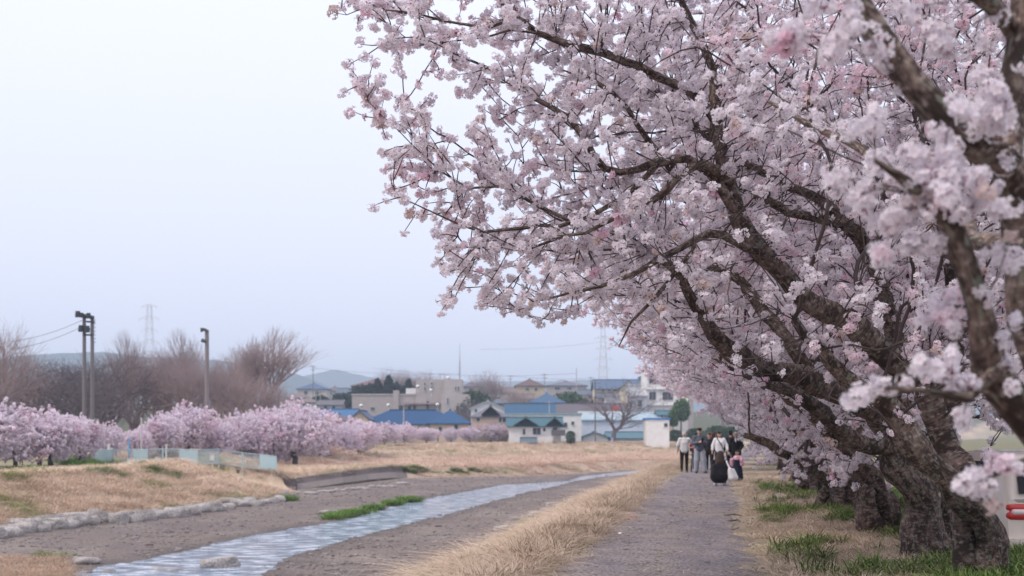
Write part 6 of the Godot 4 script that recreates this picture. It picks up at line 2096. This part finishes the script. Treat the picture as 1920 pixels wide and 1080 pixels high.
	# squatting woman
	p = figure("squatting woman in a black coat with long brown hair and white sneakers, seen from behind", on_ground((1349 - 960) * 41.3 / F, 41.3), PI - 0.35, 1.7,
		{"pelvis": Vector3(0, 0.27, -0.05), "chest": Vector3(0, 0.56, 0.05), "neck": Vector3(0, 0.75, 0.1), "head": Vector3(0.0, 0.9, 0.15), "ak": Vector3(0.17, 0.5, 0.33), "aa": Vector3(0.13, 0.1, 0.06), "bk": Vector3(-0.15, 0.48, 0.33), "ba": Vector3(-0.12, 0.1, 0.08), "ae": Vector3(0.25, 0.5, 0.25), "aw": Vector3(0.12, 0.6, 0.42), "be": Vector3(-0.25, 0.5, 0.25), "bw": Vector3(-0.1, 0.6, 0.43)},
		{"skin": skin, "hair": Color(0.05, 0.032, 0.03), "top": Color(0.009, 0.009, 0.012), "bottom": Color(0.01, 0.01, 0.013), "shoes": Color(0.72, 0.71, 0.73), "wide": 1.2, "top_name": "coat",
		"more_top": [[Vector3(0.07, 0.3, -0.04), Vector3(0.1, 0.52, 0.04), 0.2, 0.15], [Vector3(-0.07, 0.3, -0.04), Vector3(-0.1, 0.52, 0.04), 0.2, 0.15], [Vector3(0.13, 0.35, 0.12), Vector3(-0.13, 0.35, 0.12), 0.17, 0.17]],
		"more_hair": [[Vector3(0, 0.92, 0.1), Vector3(0, 0.7, 0.0), 0.1, 0.1], [Vector3(0.05, 0.85, 0.1), Vector3(0.06, 0.66, 0.0), 0.08, 0.07], [Vector3(-0.05, 0.85, 0.1), Vector3(-0.06, 0.66, 0.0), 0.08, 0.07]]}, 0.02)
	own_thing("tote_bag", "white cloth tote bag hanging at the squatting woman's side", "bag", p, Color(0.68, 0.67, 0.69), [[Vector3(-0.2, 0.74, 0.0), Vector3(-0.32, 0.5, -0.04), 0.025, 0.035], [Vector3(-0.32, 0.48, -0.04), Vector3(-0.36, 0.26, -0.02), 0.07, 0.12], [Vector3(-0.38, 0.46, 0.04), Vector3(-0.44, 0.26, 0.04), 0.07, 0.1]], 0.016)
	# far people
	var far := [["far person in a pink top and dark trousers standing on the left bank", 40, 134, 1.66, Color(0.68, 0.36, 0.46), Color(0.03, 0.03, 0.05), {}], ["far person in dark clothes with a white collar walking before the far cherry trees", 741, 268, 1.7, Color(0.04, 0.04, 0.05), Color(0.02, 0.02, 0.03), {}], ["far person in brown-grey on the far bank, left of the one in white", 821, 282, 1.7, Color(0.1, 0.08, 0.09), Color(0.06, 0.05, 0.06), {}], ["far person all in white on the far bank", 850, 284, 1.65, Color(0.7, 0.68, 0.7), Color(0.66, 0.64, 0.66), {}], ["far person in white and blue beside the dark spreading bare tree", 1148, 298, 1.7, Color(0.3, 0.34, 0.62), Color(0.55, 0.54, 0.62), {}],
		["far seated person in a peach top low on the left bank", 73, 132, 1.6, Color(0.68, 0.48, 0.36), Color(0.1, 0.08, 0.09), {"pelvis": Vector3(0, 0.14, 0), "chest": Vector3(0, 0.44, -0.02), "neck": Vector3(0, 0.64, 0), "head": Vector3(0, 0.8, 0.03), "ak": Vector3(0.16, 0.36, 0.4), "aa": Vector3(0.14, 0.09, 0.62), "bk": Vector3(-0.16, 0.34, 0.4), "ba": Vector3(-0.14, 0.09, 0.64), "ae": Vector3(0.25, 0.38, 0.12), "aw": Vector3(0.18, 0.36, 0.34), "be": Vector3(-0.25, 0.38, 0.12), "bw": Vector3(-0.18, 0.36, 0.34)}]]
	for q in far:
		figure(q[0], stand(q[1], q[2]), 0.5, q[3], q[6], {"skin": skin, "hair": Color(0.03, 0.025, 0.025), "top": q[4], "bottom": q[5], "shoes": Color(0.05, 0.05, 0.05)}, 0.035, false)
	bicycle(on_ground((1296 - 960) * 57.2 / F, 57.2), PI - 0.12)

func ring(b: MB, c: Vector3, r: float, tube: float, n := 28) -> void:      # a hoop in the y-z plane
	var p := PackedVector3Array()
	var rr := PackedFloat32Array()
	for k in n + 1:
		var a := TAU * k / n
		p.append(c + Vector3(0, sin(a), cos(a)) * r); rr.append(tube)
	b.tube(p, rr, 6)

func bicycle(at_: Vector3, turn: float) -> void:
	var o := thing("bicycle", "silver bicycle pushed by the grey-haired walker, seen from behind", "bicycle", at_)
	o.rotation.y = turn
	for z in [-0.52, 0.52]:
		var b := MB.new()
		b.col = Color(0.02, 0.02, 0.02)
		ring(b, Vector3(0, 0.33, z), 0.32, 0.02)
		var w := obj("wheel", b.mesh(), M.paint, o)
		b = MB.new()
		b.col = Color(0.6, 0.6, 0.62)
		ring(b, Vector3(0, 0.33, z), 0.295, 0.012)
		for k in 12:
			var a := TAU * k / 12
			b.rod(Vector3(0.02, 0.33, z), Vector3(0, 0.33, z) + Vector3(0, sin(a), cos(a)) * 0.29, 0.003, -1, 3)
		obj("rim", b.mesh(), M.paint, w)
		b = MB.new()
		b.col = Color(0.62, 0.62, 0.64)
		var p := PackedVector3Array()
		var rr := PackedFloat32Array()
		for k in 9:
			var a := PI * (0.05 + 0.1 * k) + (0.5 if z < 0 else 0.0)
			p.append(Vector3(0, 0.33, z) + Vector3(0, sin(a), -cos(a)) * 0.365); rr.append(0.025)
		b.tube(p, rr, 5)
		obj("mudguard", b.mesh(), M.paint, o)
	var f := MB.new()
	f.col = Color(0.55, 0.55, 0.58)
	for q in [[Vector3(0, 0.33, -0.52), Vector3(0, 0.75, -0.18)], [Vector3(0, 0.33, -0.52), Vector3(0, 0.3, -0.05)], [Vector3(0, 0.3, -0.05), Vector3(0, 0.85, -0.22)], [Vector3(0, 0.3, -0.05), Vector3(0, 0.72, 0.36)], [Vector3(0, 0.5, -0.1), Vector3(0, 0.8, 0.33)], [Vector3(0, 0.95, 0.3), Vector3(0, 0.33, 0.52)]]: f.rod(q[0], q[1], 0.018, -1, 7)
	obj("frame", f.mesh(), M.paint, o)
	f = MB.new()
	f.col = Color(0.5, 0.5, 0.52)
	f.tube(PackedVector3Array([Vector3(-0.28, 1.0, 0.12), Vector3(-0.24, 1.03, 0.26), Vector3(0, 0.98, 0.31), Vector3(0.24, 1.03, 0.26), Vector3(0.28, 1.0, 0.12)]), PackedFloat32Array([0.016, 0.013, 0.013, 0.013, 0.016]), 7, 1.0, true)
	obj("handlebar", f.mesh(), M.paint, o)
	piece(o, "saddle", Color(0.02, 0.02, 0.022), [[Vector3(0, 0.9, -0.3), Vector3(0, 0.9, -0.1), 0.07, 0.03]], 0.012)
	f = MB.new()
	f.col = Color(0.1, 0.1, 0.12)
	for k in 7:
		for s in [-0.17, 0.17]: f.rod(Vector3(s, 0.72, -0.75 + 0.05 * k), Vector3(s * 1.1, 0.98, -0.75 + 0.05 * k), 0.005, -1, 4)
		f.rod(Vector3(-0.17 + 0.055 * k, 0.72, -0.75), Vector3(-0.18 + 0.06 * k, 0.98, -0.77), 0.005, -1, 4)
	f.box(Vector3(0, 0.71, -0.6), Vector3(0.34, 0.02, 0.32))
	for y in [0.85, 0.98]: 
		f.rod(Vector3(-0.18, y, -0.77), Vector3(0.18, y, -0.77), 0.008, -1, 4); f.rod(Vector3(-0.18, y, -0.77), Vector3(-0.18, y, -0.44), 0.008, -1, 4); f.rod(Vector3(0.18, y, -0.77), Vector3(0.18, y, -0.44), 0.008, -1, 4)
	obj("basket", f.mesh(), M.paint, o)

# ---- the parked car behind the trunks, its tail towards us
func car() -> void:
	var o := thing("parked_car", "cream hatchback parked behind the cherry trunks, its red tail lamp showing", "car", Vector3(6.86, -0.3, -17.6))
	o.rotation.y = 0.06
	var paint := mat(Color(0.72, 0.62, 0.55), 0.3)
	paint.clearcoat_enabled = true
	paint.clearcoat = 0.8
	paint.clearcoat_roughness = 0.1
	# cross sections from tail (z = 0) to nose (z = -3.5): z, half width at sill, at belt, at roof, sill, belt, roof
	var secs := [[0.0, 0.72, 0.74, 0.60, 0.34, 0.98, 1.02], [-0.06, 0.78, 0.80, 0.64, 0.30, 1.0, 1.25], [-0.16, 0.8, 0.82, 0.66, 0.27, 1.0, 1.50], [-0.45, 0.81, 0.83, 0.67, 0.25, 1.0, 1.58], [-1.4, 0.82, 0.84, 0.68, 0.24, 0.98, 1.60], [-2.1, 0.82, 0.84, 0.67, 0.24, 0.96, 1.54], [-2.75, 0.81, 0.83, 0.70, 0.25, 0.95, 1.02], [-3.3, 0.78, 0.78, 0.66, 0.28, 0.85, 0.90], [-3.5, 0.66, 0.66, 0.55, 0.34, 0.72, 0.76]]
	var b := MB.new()
	var per := 0
	for s in secs:
		var prof := PackedVector2Array()
		var pts := [Vector2(s[1] - 0.06, s[4]), Vector2(s[1], s[4] + 0.08), Vector2(s[2], lerpf(s[4], s[5], 0.6)), Vector2(s[2] - 0.02, s[5]), Vector2(lerpf(s[2], s[3], 0.5), lerpf(s[5], s[6], 0.55)), Vector2(s[3] + 0.02, s[6] - 0.06), Vector2(s[3] - 0.08, s[6])]
		for q in pts: prof.append(q)
		for k in range(pts.size() - 1, -1, -1): prof.append(Vector2(-pts[k].x, pts[k].y))
		per = prof.size()
		for q in prof: b.vert(Vector3(q.x, q.y, s[0]), Vector3.UP)
	for r in secs.size() - 1:
		for k in per:
			var a := r * per + k
			var c := r * per + (k + 1) % per
			b.i.append_array(PackedInt32Array([a, c, a + per, c, c + per, a + per]))
	b.smooth()
	for e in [0, secs.size() - 1]:
		var f0 := b.v.size()
		for k in per: b.vert(b.v[e * per + k], Vector3(0, 0, 1.0 if e == 0 else -1.0))
		for k in per / 2 - 1: b.i.append_array(PackedInt32Array([f0 + k, f0 + k + 1, f0 + per - 1 - k, f0 + k + 1, f0 + per - 2 - k, f0 + per - 1 - k]))
	obj("body", b.mesh(), paint, o)
	var part := func(called: String, pos: Vector3, size: Vector3, m: Material, tilt := 0.0) -> MeshInstance3D:
		var q := MB.new()
		q.box(pos, size, Basis(Vector3.RIGHT, tilt))
		var i0 := q.v.size()
		return obj(called, q.mesh(), m, o)
	var dark := mat(Color(0.012, 0.013, 0.016), 0.08)
	var red := mat(Color(0.55, 0.02, 0.02), 0.15)
	red.clearcoat_enabled = true
	var clear := mat(Color(0.75, 0.62, 0.6), 0.1)
	var black := mat(Color(0.02, 0.02, 0.02), 0.7)
	part.call("rear_window", Vector3(0, 1.27, -0.055), Vector3(1.2, 0.42, 0.03), dark, -0.36)
	part.call("bumper", Vector3(0, 0.42, 0.02), Vector3(1.5, 0.2, 0.1), paint)
	part.call("lower_valance", Vector3(0, 0.29, 0.0), Vector3(1.4, 0.07, 0.08), black)
	part.call("tailgate_seam", Vector3(-0.52, 0.7, 0.001), Vector3(0.012, 0.5, 0.012), black)
	part.call("tailgate_seam", Vector3(0.52, 0.7, 0.001), Vector3(0.012, 0.5, 0.012), black)
	part.call("number_plate", Vector3(0, 0.66, 0.012), Vector3(0.33, 0.165, 0.02), mat(Color(0.75, 0.74, 0.7), 0.5))
	for s in [-1.0, 1.0]:
		var q := MB.new()
		nets(q, [[Vector3(0.5 * s, 0.89, -0.03), Vector3(0.7 * s, 0.9, -0.04), 0.06, 0.06], [Vector3(0.5 * s, 0.8, -0.02), Vector3(0.7 * s, 0.8, -0.03), 0.06, 0.06]], 0.012, 0.02)
		var lamp := obj("tail_light", q.mesh(), red, o)
		q = MB.new()
		nets(q, [[Vector3(0.55 * s, 0.845, 0.02), Vector3(0.67 * s, 0.845, 0.012), 0.036, 0.036]], 0.01, 0.01)
		obj("reversing_lamp", q.mesh(), clear, lamp)
		for z in [-0.65, -2.85]:
			var w := MB.new()
			w.col = Color(0.02, 0.02, 0.02)
			w.rod(Vector3(0.62 * s, 0.28, z), Vector3(0.83 * s, 0.28, z), 0.28, -1, 24)
			var wh := obj("wheel", w.mesh(), M.paint, o)
			w = MB.new()
			w.col = Color(0.4, 0.4, 0.42)
			w.rod(Vector3(0.7 * s, 0.28, z), Vector3(0.84 * s, 0.28, z), 0.18, -1, 20)
			obj("rim", w.mesh(), M.paint, wh)
		var g := MB.new()
		g.quad(Vector3(0.835 * s, 1.02, -0.5), Vector3(0.835 * s, 1.02, -2.4), Vector3(0.735 * s, 1.46, -2.0), Vector3(0.735 * s, 1.46, -0.55))
		obj("side_window", g.mesh(), dark, o)
	var st := MB.new()
	st.col = Color(0.45, 0.55, 0.62)
	st.rod(Vector3(-0.38, 1.09, 0.0), Vector3(-0.38, 1.09, 0.012), 0.045, -1, 14)
	obj("sticker", st.mesh(), M.paint, o)

func small_things() -> void:
	var xf := []
	var cols := PackedColorArray()
	while xf.size() < 3600:
		var d := 11.0 * pow(4.5, rng.randf())
		var X := path_x(d) + rng.randfn() * 0.55
		var r := rnd(0.006, 0.016) * (1.0 + d * 0.02) * (1.8 if rng.randf() < 0.06 else 1.0)
		xf.append(Transform3D(Basis(Vector3.UP, rnd(0, TAU)).scaled(Vector3(r * 1.3, r, r)), on_ground(X, d) + Vector3(0, 0.009, 0)))
		var g := rnd(0.45, 1.0)
		cols.append(Color(g, g * 0.96, g))
	tag(scatter("gravel", lump(5, 0, 0.7), M.stone, xf, cols), "loose grit and small stones on the worn path", "gravel", "", "stuff")
	# scraps on the path
	for q in [[1180, 970.5, 0.07, Color(0.75, 0.13, 0.11), "bright red scrap lying on the left of the path, the larger of two", "litter"], [1192, 971.5, 0.055, Color(0.75, 0.13, 0.11), "bright red scrap lying on the left of the path, the smaller of two", "litter"], [1164, 1003, 0.06, Color(0.78, 0.77, 0.78), "white paper scrap on the left of the path", "litter"]]:
		var b := MB.new()
		b.col = q[3]
		var s: float = q[2]
		var p := ground(q[0], q[1])
		for k in 5:
			var a: float = TAU * k / 5.0
			var c: float = a + TAU / 5.0
			var ra: float = s * (0.8 + 0.4 * sin(k * 3.0))
			var rb: float = s * (0.8 + 0.4 * sin(((k + 1) % 5) * 3.0))
			b.tri(Vector3(0, 0.045, 0), Vector3(cos(a) * ra, 0.012 + 0.02 * (k % 2), sin(a) * ra * 0.7), Vector3(cos(c) * rb, 0.012 + 0.02 * ((k + 1) % 5 % 2), sin(c) * rb * 0.7))
			b.tri(Vector3(0, 0.035, 0), Vector3(cos(c) * rb, 0.002 + 0.02 * ((k + 1) % 5 % 2), sin(c) * rb * 0.7), Vector3(cos(a) * ra, 0.002 + 0.02 * (k % 2), sin(a) * ra * 0.7))
		var o := obj("paper_scrap", b.mesh(), M.paint)
		o.position = p
		tag(o, q[4], q[5])
	# fallen twigs
	for q in [[1374, 968, 0.16, "fallen dark twig on the right of the path, the farther of two"], [1377, 979, 0.12, "fallen dark twig on the right of the path, the nearer of two"]]:
		var b := MB.new()
		var p := ground(q[0], q[1]) + Vector3(0, 0.015, 0)
		b.tube(PackedVector3Array([p - Vector3(q[2], 0, 0), p + Vector3(0, 0.02, 0.03), p + Vector3(q[2], 0, -0.02)]), PackedFloat32Array([0.012, 0.011, 0.006]), 5)
		b.tube(PackedVector3Array([p + Vector3(0, 0.02, 0.03), p + Vector3(0.07, 0.04, -0.06)]), PackedFloat32Array([0.008, 0.004]), 4)
		tag(obj("fallen_twig", b.mesh(), M.twig), q[3], "twig")
